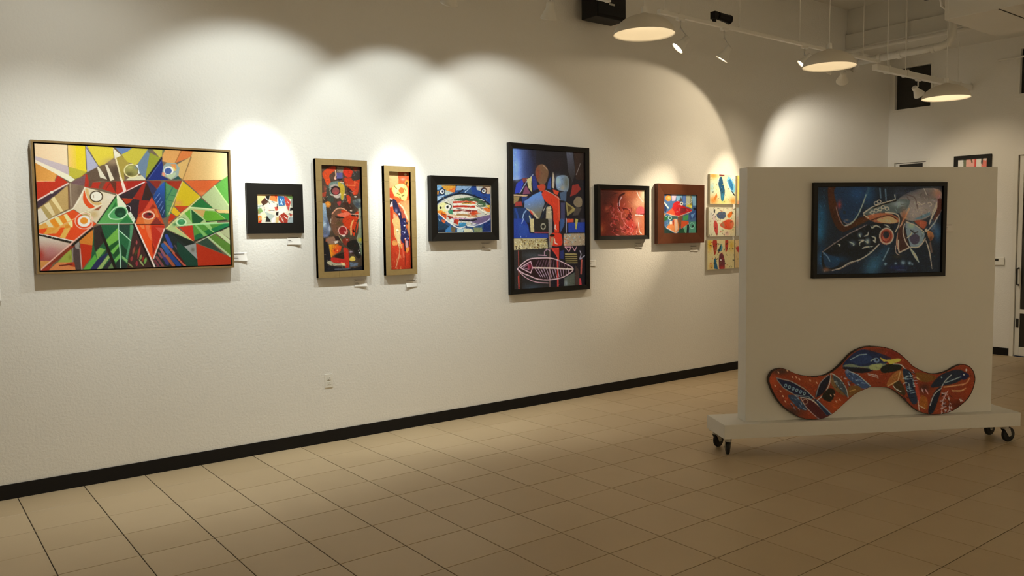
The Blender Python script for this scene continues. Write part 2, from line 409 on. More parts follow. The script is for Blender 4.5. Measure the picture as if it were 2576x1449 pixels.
def framed(name, label, O, rz, W, H, fw, t, m, art, yi=None, ycv=None, segs=None, liner=None, group='paintings along the long white wall', m2=None, lip=None):
    """framed picture: Empty at the lower left back corner, four rails, backing, painted canvas"""
    o = thing(name, label, 'painting', O, (0, 0, rz), group)
    yi = t if yi is None else yi; ycv = t*0.55 if ycv is None else ycv
    for sd in 'btlr':
        if segs:
            L = W if sd in 'bt' else H; n = segs[0] if sd in 'bt' else segs[1]
            cuts = [0]+sorted((k+random.uniform(-0.22, 0.22))/n for k in range(1, n))+[1]
            for a, b in zip(cuts, cuts[1:]):
                obj('bamboo_segment', rail(sd, W, H, fw, t-random.uniform(0, 0.0015), yi, 0.004, a, b, 0.0006), m, o)
        else:
            obj('frame_rail', rail(sd, W, H, fw, t, yi, 0.0), m, o)
    if segs:
        for sd in 'btlr': obj('frame_core', rail(sd, W, H, fw, t-0.004, t-0.004, 0.0), m2 or M_BFRAME, o)
    bi = fw-0.002
    obj('backing', box(bi, W-bi, -0.012, -0.002, bi, H-bi), M_BFRAME, o)
    if lip:
        for sd in 'btlr':
            v, e, f = rail(sd, W-2*fw, H-2*fw, lip, ycv+0.006, ycv+0.002, 0.004)
            obj('inner_lip', ([(a+fw, b, c+fw) for a, b, c in v], e, f), liner, o)
    if art:
        gx, gz, fn, cell, white, base = art
        wo = np.array(O)+np.array([math.cos(rz), math.sin(rz), 0])*gx+np.array([0, 0, gz])
        A = Art(wo, rz, W-2*gx, H-2*gz, -ycv, cell, white, base)
        fn(A)
        c = obj('canvas', box(gx, W-gx, -ycv+0.0008, -0.012, gz, H-gz), M_ORANGE if not segs else M_BFRAME, o)
        q = A.mesh('painted_surface', c); q.location = (gx, 0, gz)
    return o

# ------------------------------------------------------------------ the pictures
K = 12.073
def art_prism(a):                    # big angular fish picture
    q1 = lambda: a.crop(50, 330, 7.247)
    q1(); a.p('6b5a44', 200, 200, 4200, 200, 4200, 2700, 200, 2700)
    a.g('dcc095', 'e2cba2', (220, 300, 860, 400), 200, 200, 865, 230, 880, 640, 200, 440)
    a.p('b8aaa8', 200, 430, 885, 640, 905, 810, 200, 490).g('e8d2b4', 'd8dcb8', (250, 530, 980, 900), 200, 485, 905, 805, 1010, 885, 930, 930, 200, 540)
    a.g('c48638', 'd69a48', (260, 700, 650, 850), 200, 535, 680, 790, 630, 920, 200, 920).p('b42d14', 200, 925, 640, 920, 690, 805, 880, 935, 200, 1330)
    a.l('f0a070', 1.6, 265, 915, 640, 912)
    a.g('dfb860', 'd8c030', (890, 400, 1040, 400), 868, 230, 1020, 240, 1040, 700, 890, 650).g('d6bf18', 'd8c428', (1040, 300, 1200, 700), 1015, 230, 1195, 240, 1222, 745, 1040, 700)
    a.p('b0a833', 890, 650, 1222, 745, 1120, 830, 1010, 875, 905, 810)
    a.p('a3a4b4', 1200, 240, 1225, 290, 1430, 640, 1310, 730, 1230, 745).p('cdbc38', 1205, 240, 1695, 260, 1712, 490, 1560, 600, 1440, 645)
    a.l('5a5030', 1.2, 872, 240, 885, 650).l('5a5430', 1.2, 1195, 240, 1215, 700).l('4a4438', 1.4, 1205, 290, 1440, 645)
    a.p('5f78a0', 1690, 250, 2120, 260, 2070, 320, 1860, 430).p('b8ad38', 1850, 430, 2110, 300, 2190, 260, 2400, 280, 2180, 560, 2130, 605, 1960, 570)
    a.p('d8d4b8', 1700, 310, 1855, 450, 1730, 520)
    a.p('5c4a38', 1230, 750, 1430, 650, 1560, 600, 1740, 500, 1960, 640, 1880, 920, 1200, 900)
    a.b('a08a68', 1700, 560, 160, 70, 0.7).b('6e5a3a', 1500, 680, 90, 60, .5).b('2c2018', 1620, 830, 60, 90, .7).b('3a2c22', 1740, 760, 60, 120, .6)
    a.p('9c8a3a', 1745, 500, 1850, 445, 1990, 590, 1900, 690, 1905, 900, 1880, 905, 1800, 700)
    a.p('cfc8ac', 1408, 660, 1440, 652, 1592, 884, 1465, 845).p('d2c8aa', 1553, 612, 1600, 620, 1722, 884, 1650, 912)
    a.p('a82a18', 1145, 810, 1225, 780, 1265, 940, 1800, 915, 2560, 905, 1790, 1165, 1750, 1140, 1480, 1050, 1250, 1030, 1170, 1010)
    a.p('5f4030', 1255, 890, 1480, 900, 1330, 930, 1305, 1015, 1255, 1020).p('6a4432', 1480, 925, 1585, 905, 1500, 1050, 1430, 1040).p('5a2a1c', 1640, 915, 1760, 930, 1750, 1130)
    a.p('70241a', 1560, 1060, 1640, 930, 1660, 930, 1570, 1070)
    a.p('6d5050', 945, 935, 1120, 850, 1200, 790, 1180, 1015, 960, 1010).l('a08890', 1.5, 990, 1000, 1110, 990).l('8a7078', 1, 980, 970, 1140, 960)
    a.p('7d6a54', 905, 950, 1180, 1000, 1190, 1030, 960, 1440, 880, 1449).b('5a4838', 1100, 1080, 70, 120, .5)
    a.p('c8c4a0', 1930, 895, 2000, 840, 2240, 800, 2320, 890)
    a.crop(210, 360, K)
    a.l('d8cc9c', 3.4, 985, 480, 1050, 700, 1120, 1000, 1230, 1290).l('e8d4b4', 4.5, 1130, 1050, 1240, 1340, 1250, 1449)
    a.e('8c8848', 1450, 840, 200, 180).b('4a4420', 1400, 950, 130, 70, .8).b('a8a858', 1420, 740, 90, 60, .8).r('d6cd90', 2.4, 1470, 840, 230, 195).l('d0d8d8', 5, 1630, 690, 1710, 790, 1690, 900).b('607888', 1590, 760, 50, 40, .8)
    # left centre: golden fan and orange fan
    a.crop(80, 460, K)
    a.p('b4965a', 130, 830, 560, 540, 1090, 80, 1140, 780, 930, 880, 500, 1110, 110, 1260)
    a.p('d4ccb4', 110, 840, 290, 770, 500, 1100, 240, 1230, 110, 1290).p('d8c894', 375, 680, 530, 590, 715, 955, 640, 1010).p('e0cc90', 585, 490, 690, 415, 955, 850, 880, 885)
    a.p('a89458', 290, 760, 380, 690, 630, 1020, 500, 1100).p('b49858', 545, 560, 590, 500, 880, 880, 730, 950)
    a.p('3c2a34', 110, 610, 560, 330, 720, 260, 1110, 30, 800, 320, 600, 460, 330, 680, 110, 810).l('f4c8b8', 3, 100, 580, 600, 290, 1110, 20).e('ecd8c0', 610, 290, 50, 40)
    a.l('6a4a30', 3, 1120, 60, 1140, 780).l('a8987c', 2, 1170, 20, 1200, 700)
    a.crop(50, 520, 7.247)
    a.p('d8481a', 980, 55, 1100, 130, 1400, 310, 950, 640, 300, 490, 290, 380, 560, 240)
    a.p('d8a048', 300, 370, 560, 240, 870, 120, 960, 330, 940, 380, 700, 480, 450, 500, 320, 400)
    a.crop(80, 460, K)
    a.p('dccf9c', 420, 1190, 545, 1150, 670, 1350, 510, 1340).p('dd8a20', 540, 1150, 690, 1080, 860, 1330, 740, 1360).p('ead488', 695, 1060, 800, 1030, 965, 1260, 875, 1310).p('d98520', 820, 1000, 985, 980, 1085, 1200, 960, 1250).p('ecd690', 970, 970, 1070, 945, 1245, 1180, 1245, 1350, 1180, 1340).p('d44a1a', 1080, 960, 1260, 830, 1440, 930, 1235, 1120).p('cf8828', 1010, 1290, 1130, 1250, 1190, 1340, 1010, 1400)
    a.l('ece4bc', 2.6, 240, 1270, 700, 1040, 1250, 795).l('f0a868', 2.2, 640, 1449, 1000, 1240, 1310, 1085)
    a.crop(80, 570, K)
    a.p('dc4a14', 150, 90, 480, 40, 420, 200, 180, 185).p('d89838', 480, 40, 860, 0, 500, 235, 380, 225).p('de5010', 880, 30, 1010, 30, 830, 295, 690, 285).p('dcae50', 1020, 50, 1185, 50, 1010, 365, 850, 315)
    a.g('ccc2ac', '9c5048', (600, 380, 560, 1000), 150, 250, 1230, 530, 560, 1055, 200, 1025)
    a.b('a82c20', 260, 850, 120, 170, .8).b('b07070', 600, 760, 160, 150, .6)
    a.l('e0d8c4', 4, 180, 215, 700, 320, 1260, 445).l('1a1410', 3.4, 190, 245, 340, 275)
    for x in (405, 545, 690, 820, 935, 1065, 1190): a.l('1a1410', 4.6, x-38, 268+(x-370)*0.235, x+30, 284+(x-370)*0.235)
    a.p('cc8c48', 200, 1030, 570, 1040, 550, 1130, 200, 1360)
    a.p('94a040', 780, 1095, 1200, 630, 1245, 1065, 900, 1110).b('6c7020', 1160, 930, 50, 80, .6)
    a.p('cf8048', 520, 1320, 780, 1080, 1330, 1080, 1350, 1320).p('a8381c', 1040, 1110, 1340, 1060, 1345, 1230, 1200, 1200).l('601810', 2.6, 850, 1180, 1000, 1165, 1220, 1140)
    a.p('4a3c38', 1235, 600, 1440, 430, 1520, 1330, 1340, 1330, 1235, 700).p('948c80', 1300, 540, 1440, 440, 1450, 680, 1340, 660).l('8c8478', 2, 1250, 640, 1245, 1060)
    a.p('c87828', 1440, 430, 1850, 60, 1900, 580, 1490, 520).p('b42d10', 1475, 510, 1900, 575, 1900, 800, 1545, 1270).l('c8a090', 2.2, 1470, 660, 1525, 1320)
    a.l('80301c', 7, 1270, 560, 800, 950, 260, 1360).p('a03020', 220, 1380, 560, 1170, 640, 1140, 520, 1330)
    a.l('1a1008', 4.5, 1850, 50, 1240, 570).l('f0b09c', 2.6, 1850, -20, 1270, 450, 230, 1350)
    # cream fish with big eye
    a.crop(210, 460, K)
    a.p('d2c6a4', 40, 130, 985, 380, 410, 1230, -99, 930, -320, 780)
    a.b('b89858', 330, 960, 130, 130, .7).b('d8d0bc', 800, 430, 140, 90, .6)
    a.s('d04a18', 30, 230, -10, 420, 20, 600, 180, 770, 340, 730, 190, 600, 90, 430).s('c8a868', 60, 190, 120, 420, 260, 620, 440, 680, 560, 620, 400, 560, 200, 420, 150, 200)
    a.e('e4dcc4', 395, 410, 170, 155).r('3a2810', 2.4, 395, 415, 185, 160).l('8a7050', 1, 310, 370, 315, 450)
    a.p('8a4a30', 300, 830, 570, 680, 460, 835).l('f0d8b0', 2, 130, 860, 560, 650).l('f0dcc0', 2.2, -310, 780, -100, 460, 45, 140)
    a.l('c8b888', 1.6, 140, 870, 260, 1000, 250, 1200)
    a.crop(80, 460, K)
    a.b('a08848', 1660, 960, 140, 70, .8).r('f0b8a0', 2, 1590, 1160, 270, 235).e('f4ecd4', 1590, 1165, 195, 170).e('d98a28', 1590, 1150, 118, 98).l('ece4bc', 1.6, 1480, 930, 1640, 870, 1790, 940, 1810, 1200)
    # checker of dark red between the fish heads
    a.crop(210, 460, K)
    a.p('2c2024', 1080, 385, 1811, 20, 2100, 0, 2150, 600, 1950, 1250, 1560, 1200, 1240, 640)
    a.p('8f2012', 1811, 20, 1900, 20, 1760, 530, 1500, 480).p('a03010', 1160, 470, 1500, 480, 1420, 600, 1300, 650).p('8f1c10', 1700, 530, 1990, 540, 1900, 900, 1640, 980).p('9a3422', 1500, 480, 1530, 420, 1560, 500)
    a.e('0e0a0c', 1370, 770, 85, 90).l('d8c8d0', 1.4, 1340, 690, 1420, 740, 1430, 840, curve=True)
    a.l('efd8d0', 2.6, 1040, 375, 1270, 255, 1850, -20).p('e0ccb8', 1140, 0, 1220, 0, 1320, 260, 1210, 260)
    # green fish head and leaf body
    a.g('58a050', '3c8840', (700, 1200, 1300, 700), 985, 400, 1560, 1230, 430, 1230)
    a.p('26743a', 1080, 1230, 1300, 1000, 1560, 1225).p('1f6a2c', 800, 880, 970, 590, 1010, 680)
    a.p('d8dcb8', 1000, 330, 1060, 380, 1310, 700, 1290, 760, 1040, 720).s('4c9858', 760, 960, 960, 760, 1180, 720, 1330, 830, 1310, 980, 1080, 1090, 820, 1060)
    a.e('123c22', 1120, 900, 170, 155).b('2c6a48', 1120, 960, 90, 60, .6)
    a.l('b8e0b0', 2.4, 760, 980, 950, 770, 1150, 725, 1300, 780, 1330, 930, 1180, 1070, 1000, 1105, 820, 1075, 760, 980, curve=True)
    a.p('ccd8bc', 1340, 930, 1430, 870, 1580, 1120, 1520, 1225).l('8a9878', 1, 1430, 1050, 1490, 1000).l('8a9878', 1, 1460, 1110, 1530, 1060)
    a.l('10160e', 2.4, 990, 400, 420, 1220).l('a8c8a8', 1.6, 400, 1240, 1560, 1225)
    a.crop(210, 570, K)
    a.p('1f5a34', 330, 10, 1560, -80, 1460, 430, 1330, 1290, 200, 1300)
    a.p('2e2622', 320, 20, 520, -60, 700, 380, 640, 440, 500, 610, 360, 760, 320, 560).p('1d5a34', 540, -50, 1060, -50, 1040, 30, 690, 405, 600, 200)
    a.p('6aa840', 1060, 20, 1085, 380, 770, 590, 685, 410).p('1a5020', 1065, 390, 800, 590, 770, 640, 830, 735, 1085, 480).p('6aae48', 1085, 490, 1085, 590, 900, 835, 825, 750).p('1a4a24', 1085, 600, 1100, 800, 950, 940, 885, 850).p('62a84c', 1105, 815, 1125, 930, 980, 1085, 930, 1000)
    a.p('206038', 1090, 110, 1445, 430, 1310, 970, 1150, 870).p('153c24', 1150, 520, 1335, 730, 1290, 935, 1170, 870).p('4c8a60', 1420, -60, 1540, -60, 1455, 430, 1330, 1000, 1285, 930, 1400, 400).p('1e4030', 1090, -60, 1400, -60, 1390, 360, 1090, 100)
    a.l('b0d8b0', 2.2, 1090, 115, 1435, 425).p('7cae68', 1170, 875, 1345, 1010, 1320, 1095, 1170, 950).p('1c2c26', 1010, 1060, 1115, 955, 1325, 1130, 1310, 1290, 940, 1290)
    a.l('a4c8a8', 2.4, 1065, -80, 1075, 380, 1120, 800, 1130, 1280)
    a.p('74a848', 380, 770, 500, 635, 675, 690, 420, 1010).p('54a03c', 0, 1300, 360, 825, 415, 1000, 220, 1300).p('24284e', 200, 1300, 420, 1000, 640, 840, 760, 800, 420, 1290).p('2a2a28', 640, 840, 700, 700, 760, 660, 800, 760).p('90ac60', 400, 1300, 755, 855, 800, 930, 540, 1300).p('26252c', 560, 1300, 835, 955, 905, 1040, 720, 1300).p('5f7a4a', 720, 1300, 885, 1055, 945, 1290)
    a.l('1c1612', 6.5, 560, 200, 650, 430, 980, 1290)
    # dark woven ground either side of the red kite
    a.p('3a2420', 1530, -20, 1620, 0, 1960, 700, 2120, 1330, 1310, 1330, 1450, 430)
    for c, w, x0, y0, x1, y1 in (('a04848', 4, 1620, 420, 1610, 540), ('8c4838', 5, 1560, 600, 1500, 840), ('9c3a30', 5, 1720, 600, 1650, 960), ('8a3434', 6, 1480, 900, 1450, 1040), ('8a2c34', 6, 1620, 1040, 1620, 1190), ('3c4420', 5, 1640, 700, 1560, 860), ('90a060', 4, 1830, 1190, 1690, 1000), ('7c8850', 4, 1350, 1090, 1500, 1230), ('7c9050', 5, 1760, 850, 1720, 1000), ('6a9848', 6, 1900, 940, 1860, 1120), ('842c1c', 5, 1830, 900, 1780, 1060)):
        a.l(c, w, x0, y0, x1, y1, taper=True)
    # red kite head
    a.crop(340, 460, K)
    a.p('b8401c', 505, 430, 620, 640, 880, 1260, 0, 1260, 100, 960, 250, 850).p('c04028', 500, 460, 545, 620, 340, 870, 230, 900).p('8a2818', 545, 640, 640, 760, 420, 800)
    a.p('cc6428', 90, 1060, 250, 1000, 450, 1120, 440, 1260, 10, 1250).p('d07a40', 240, 1100, 470, 1100, 600, 1060, 460, 1250, 300, 1250).p('7c2a20', 650, 1040, 830, 1250, 470, 1250).p('c86830', 560, 790, 640, 790, 730, 1040, 640, 1050, 600, 900)
    a.e('8a2018', 400, 985, 165, 95).e('201410', 420, 950, 80, 40).e('602028', 360, 985, 60, 40).r('f0c0a0', 2.6, 400, 990, 180, 112).l('f0b090', 3, 330, 880, 460, 860, 560, 930, curve=True).l('301010', 2.2, 20, 1265, 860, 1265)
    a.crop(340, 560, K)
    a.p('c23a18', 0, 60, 890, 70, 890, 190, 560, 1100, 480, 1080).p('d84c18', 20, 70, 480, 70, 520, 600, 560, 980, 500, 1070, 150, 400).p('d8683a', 320, 180, 470, 200, 520, 580, 400, 420).p('b02a18', 480, 90, 890, 100, 870, 250, 600, 780, 500, 400).p('8a1c10', 490, 400, 520, 600, 600, 800, 540, 1000, 500, 500).p('c04a38', 620, 150, 870, 150, 780, 330).p('e07840', 140, 80, 280, 80, 285, 190, 200, 175).p('d87040', 310, 80, 440, 80, 430, 190, 330, 180)
    a.p('1c2624', 905, 200, 1800, 600, 1900, 1330, 600, 1330, 560, 1110)
    for c, w, x0, y0, x1, y1 in (('2c408c', 8, 950, 400, 1100, 740), ('2a5490', 10, 850, 680, 1040, 960), ('1c3c78', 10, 1060, 980, 1320, 1290), ('343468', 8, 820, 940, 980, 1240), ('9c5a40', 5, 890, 590, 1180, 920), ('b0503c', 6, 1170, 920, 1520, 1310), ('9c5030', 7, 950, 1010, 1170, 1310), ('885058', 6, 770, 790, 900, 1000), ('804848', 5, 715, 920, 800, 1050), ('7c4440', 6, 650, 1040, 840, 1310), ('6a3038', 6, 600, 1150, 700, 1310), ('400c0c', 4, 1230, 940, 1510, 1240), ('504048', 3, 1200, 690, 1550, 1220)):
        a.l(c, w, x0, y0, x1, y1)
    a.p('0f3a2c', 1340, 830, 1500, 770, 1850, 1090, 1850, 1330, 1570, 1330)
    a.l('120c0a', 4, -40, 60, 520, 1330).l('ecd4c4', 3.4, 5, 50, 590, 1330).l('ecc8b8', 2.8, 885, 185, 560, 1080)
    # blue and green wedges at upper right
    a.crop(320, 340, 7.247)
    a.p('b8ad38', 0, 310, 100, 230, 400, 230, 190, 525, 130, 545, -60, 420).p('62788a', 370, 270, 412, 320, 335, 800, 230, 705, 190, 530).p('8a9028', 412, 320, 605, 420, 350, 790, 335, 740).p('b0a840', 425, 220, 640, 230, 635, 385, 590, 415)
    a.p('5c6050', 375, 230, 445, 230, 412, 340, 370, 300).p('606848', 635, 230, 710, 230, 650, 375)
    a.p('16286a', 622, 430, 650, 540, 655, 640, 620, 735, 765, 815, 365, 825).l('10182c', 4, 625, 425, 348, 805).l('5060a0', 1.2, 610, 490, 400, 780)
    a.g('c89a58', 'e6cc8c', (1050, 500, 1750, 500), 1005, 825, 1160, 400, 1210, 240, 1860, 250, 1860, 740, 1720, 815)
    a.p('c87034', 865, 515, 985, 240, 1215, 250, 1150, 405).p('cc9450', 640, 480, 640, 380, 705, 230, 985, 240, 868, 515, 780, 515).p('c8a25c', 900, 540, 1150, 400, 1008, 810, 925, 745, 950, 600)
    a.l('806030', 1.2, 990, 280, 870, 510).l('806030', 1.2, 1170, 400, 1010, 810)
    a.p('8c9c90', 655, 570, 720, 505, 890, 515, 955, 600, 930, 745, 800, 815, 680, 755, 630, 735).p('d08848', 780, 530, 880, 530, 900, 620, 860, 640).p('d8c060', 770, 570, 850, 590, 890, 650, 840, 660).e('e0e0d0', 755, 650, 88, 80).e('40588c', 745, 655, 65, 60).p('a8b890', 700, 740, 880, 680, 890, 720, 800, 805).p('d08868', 630, 690, 670, 680, 700, 740, 650, 755).l('f0f0f0', 2, 695, 610, 730, 590)
    a.p('204840', 830, 810, 930, 740, 975, 810)
    a.p('9a1f14', 0, 840, 345, 832, -20, 1015).p('7c2418', 395, 832, 625, 840, 550, 975, 450, 945).p('962c14', 690, 838, 995, 838, 935, 1005, 810, 945).b('7a1810', 760, 870, 60, 25, .6)
    a.p('2c2c4a', 340, 830, 400, 838, 545, 990, 460, 1110, 375, 900).p('301c18', 340, 860, 380, 930, 460, 1100, 330, 1180, 300, 1170)
    a.g('20509c', '1c3050', (650, 900, 680, 1400), 645, 870, 685, 855, 695, 1500, 640, 1520, 465, 1130, 540, 990).b('182c60', 560, 1150, 50, 70, .7)
    for k in range(5): a.l('8098c8', 1, 500+k*35, 1180+k*70, 590+k*22, 1060+k*75)
    a.p('4c8450', 688, 855, 915, 1000, 800, 1449, 700, 1500).l('1c5040', 3, 690, 860, 700, 1490).l('2c6850', 2.4, 830, 950, 700, 1200)
    for k in range(4): a.l('2c6040', 1.2, 720+k*6, 1080+k*100, 870-k*22, 1110+k*100)
    a.p('c85c28', 1035, 828, 1690, 825, 1350, 1115).b('d88850', 1370, 1060, 80, 40, .7).p('5ca040', 1718, 822, 1860, 720, 1870, 1290, 1595, 930).p('a8b880', 1588, 920, 1870, 1300, 1870, 1390, 1580, 1345, 1355, 1130).l('b8d888', 3, 1590, 925, 1850, 1290)
    a.p('1f6c30', 1332, 1145, 1570, 1335, 1145, 1312).p('c4aa18', 1012, 845, 1330, 1118, 1125, 1290, 860, 1300, 905, 1080).b('cc8c48', 930, 1240, 80, 50, .9)
    a.l('c8b468', 2.4, 1005, 845, 905, 1080, 760, 1440).l('d0cc84', 2.4, 1330, 1130, 1130, 1310, 960, 1449)
    # right hand green fish
    a.crop(340, 460, K)
    a.p('b43c14', 1190, 695, 1620, 715, 1380, 905).p('d0a81a', 1165, 715, 1375, 920, 1270, 1025, 1085, 890).p('b4300f', 1065, 920, 1235, 1020, 1040, 1230, 990, 1210).p('c86830', 1000, 1180, 1120, 1130, 1020, 1260)
    a.p('a4bc7c', 945, 1385, 1660, 735, 2400, 800, 2500, 1240, 1300, 1320)
    a.p('58a030', 1495, 920, 1690, 790, 1740, 1220).l('d0cc84', 2.6, 1680, 735, 1300, 1060, 945, 1380)
    a.b('3c7040', 1200, 1260, 70, 50, .8).e('c0dca8', 1400, 1190, 165, 122).e('3c8850', 1400, 1190, 118, 85).b('5cae78', 1400, 1150, 60, 30, .7).l('607848', 1.2, 1300, 1080, 1400, 1040, 1540, 1100, curve=True)
    a.crop(450, 480, K)
    a.p('155028', 375, 570, 750, 880, 640, 975, 405, 995).p('c09c58', 395, 560, 800, 595, 725, 805).p('5c9c28', 795, 605, 1090, 620, 1420, 890, 830, 930, 735, 800).p('2c8030', 1170, 670, 1540, 690, 1540, 900, 1440, 885).p('d0b870', 1110, 580, 1540, 590, 1540, 680, 1200, 670).l('8cb860', 1.4, 1100, 620, 1440, 880)
    a.l('c8d898', 3, 330, 500, 1060, 565).l('8cc080', 2, 355, 570, 370, 960).l('10301c', 2.4, 830, 935, 1440, 885)
    a.crop(450, 560, K)
    a.p('aabb78', -390, 180, -120, 115, 430, 545, 410, 565).p('b8301a', 10, 130, 405, 80, 465, 540, 400, 555).l('e0a868', 2, -110, 120, 410, 550)
    a.p('4c8c34', 425, 70, 1540, -10, 1560, 120, 1100, 290, 480, 555).p('14603a', 480, 390, 640, 315, 770, 400, 490, 550).p('78b060', 470, 70, 530, 60, 870, 400, 760, 425).p('1c6c34', 770, 265, 905, 195, 1040, 305, 885, 385).p('8cbc6c', 735, 50, 900, 15, 1000, 160, 960, 200).l('8cbc6c', 4, 860, 120, 1090, 305).p('14703c', 965, 195, 1400, 10, 1560, 20, 1560, 100, 1085, 285)
    a.l('a8dc98', 2.6, 0, 90, 430, 50, 1530, 5)
    a.p('16201a', -400, 220, 440, 565, 260, 705, 30, 540).p('8c9088', 160, 715, 510, 620, 525, 900, 565, 1120, 220, 790).b('5c5848', 420, 820, 60, 70, .8)
    a.p('123c2c', -60, 560, 170, 740, 570, 1125, 570, 1320, 230, 1320, -60, 840).p('ac2c10', 520, 630, 1560, 1040, 1600, 1320, 575, 1320)
    a.p('2c4434', 560, 610, 855, 455, 1340, 935, 620, 645).p('55802f', 925, 440, 1080, 345, 1570, 670, 1570, 1010, 1400, 905).p('b8c890', 1105, 300, 1225, 265, 1570, 540, 1570, 680).p('a8b080', 1235, 280, 1500, 140, 1570, 140, 1570, 510)
    a.l('a8c088', 4.5, 870, 430, 1560, 1020).l('10241a', 2.6, 470, 560, 900, 390, 1540, 100).l('c8d4b8', 1.2, 530, 600, 900, 420, 1100, 320)
def art_mini(a):                     # small picture in the wide black frame
    a.crop(600, 440, 7.63)
    a.p('d2cdb4', 300, 350, 1100, 350, 1100, 980, 300, 980)
    a.p('e8c484', 330, 380, 530, 380, 500, 500, 420, 575, 330, 560).p('4a2818', 430, 520, 520, 430, 600, 420, 560, 540, 480, 590).p('181410', 520, 400, 600, 400, 590, 470, 540, 500)
    a.l('e0dcd8', 2, 520, 440, 570, 500).p('d87838', 590, 480, 620, 390, 750, 380, 740, 520, 640, 500).p('c83820', 690, 400, 740, 400, 730, 470).p('2c6090', 755, 400, 880, 420, 890, 590, 770, 600).l('c8e0f0', 2, 800, 460, 840, 570).l('a0c8e8', 1.5, 850, 470, 790, 580)
    a.p('688848', 900, 400, 1060, 400, 1060, 470, 950, 470).p('b83c30', 870, 400, 930, 430, 1000, 520, 960, 700, 900, 560).p('8c9080', 1000, 480, 1060, 450, 1060, 640, 1000, 600).p('141210', 990, 630, 1060, 620, 1060, 680, 980, 690)
    a.p('7c9c58', 360, 640, 440, 640, 470, 700, 380, 760).p('98a898', 360, 600, 440, 580, 400, 650, 360, 660).p('e0862c', 370, 780, 450, 790, 440, 900, 370, 920).p('e4d8a8', 430, 740, 520, 730, 550, 840, 460, 860).p('201c18', 540, 790, 600, 800, 620, 900, 520, 900).p('c03018', 400, 880, 450, 860, 440, 920, 380, 920)
    a.p('a8b0a0', 500, 700, 700, 780, 620, 880, 560, 800).b('e8e4d0', 620, 600, 90, 70, .7).p('9c3020', 780, 780, 870, 720, 950, 790, 940, 920, 820, 920, 750, 840).p('e8d8c8', 760, 680, 830, 640, 900, 600, 920, 700, 780, 760).p('c44838', 690, 620, 760, 600, 760, 680, 710, 690).p('201410', 720, 720, 770, 700, 760, 780, 720, 770)
    a.l('e8c8b0', 1.8, 800, 790, 860, 900).l('f0e0d0', 1.8, 880, 800, 960, 860).p('a04030', 960, 730, 1030, 760, 1000, 810).p('98a4a0', 960, 820, 1060, 800, 1060, 930, 940, 930).l('383020', 1.2, 450, 600, 560, 480, 600, 560).l('484030', 1.2, 600, 680, 690, 680).l('282420', 1.6, 740, 560, 745, 640).p('c8a868', 720, 820, 780, 800, 760, 930, 720, 930).p('e8d8d0', 630, 850, 700, 790, 700, 900, 650, 920)
    a.dabs(['f0ece0', '302018', 'c84030', '88a8b0'], 34, 370, 410, 1040, 910, 60, 1.4, seed=3, a=.8)
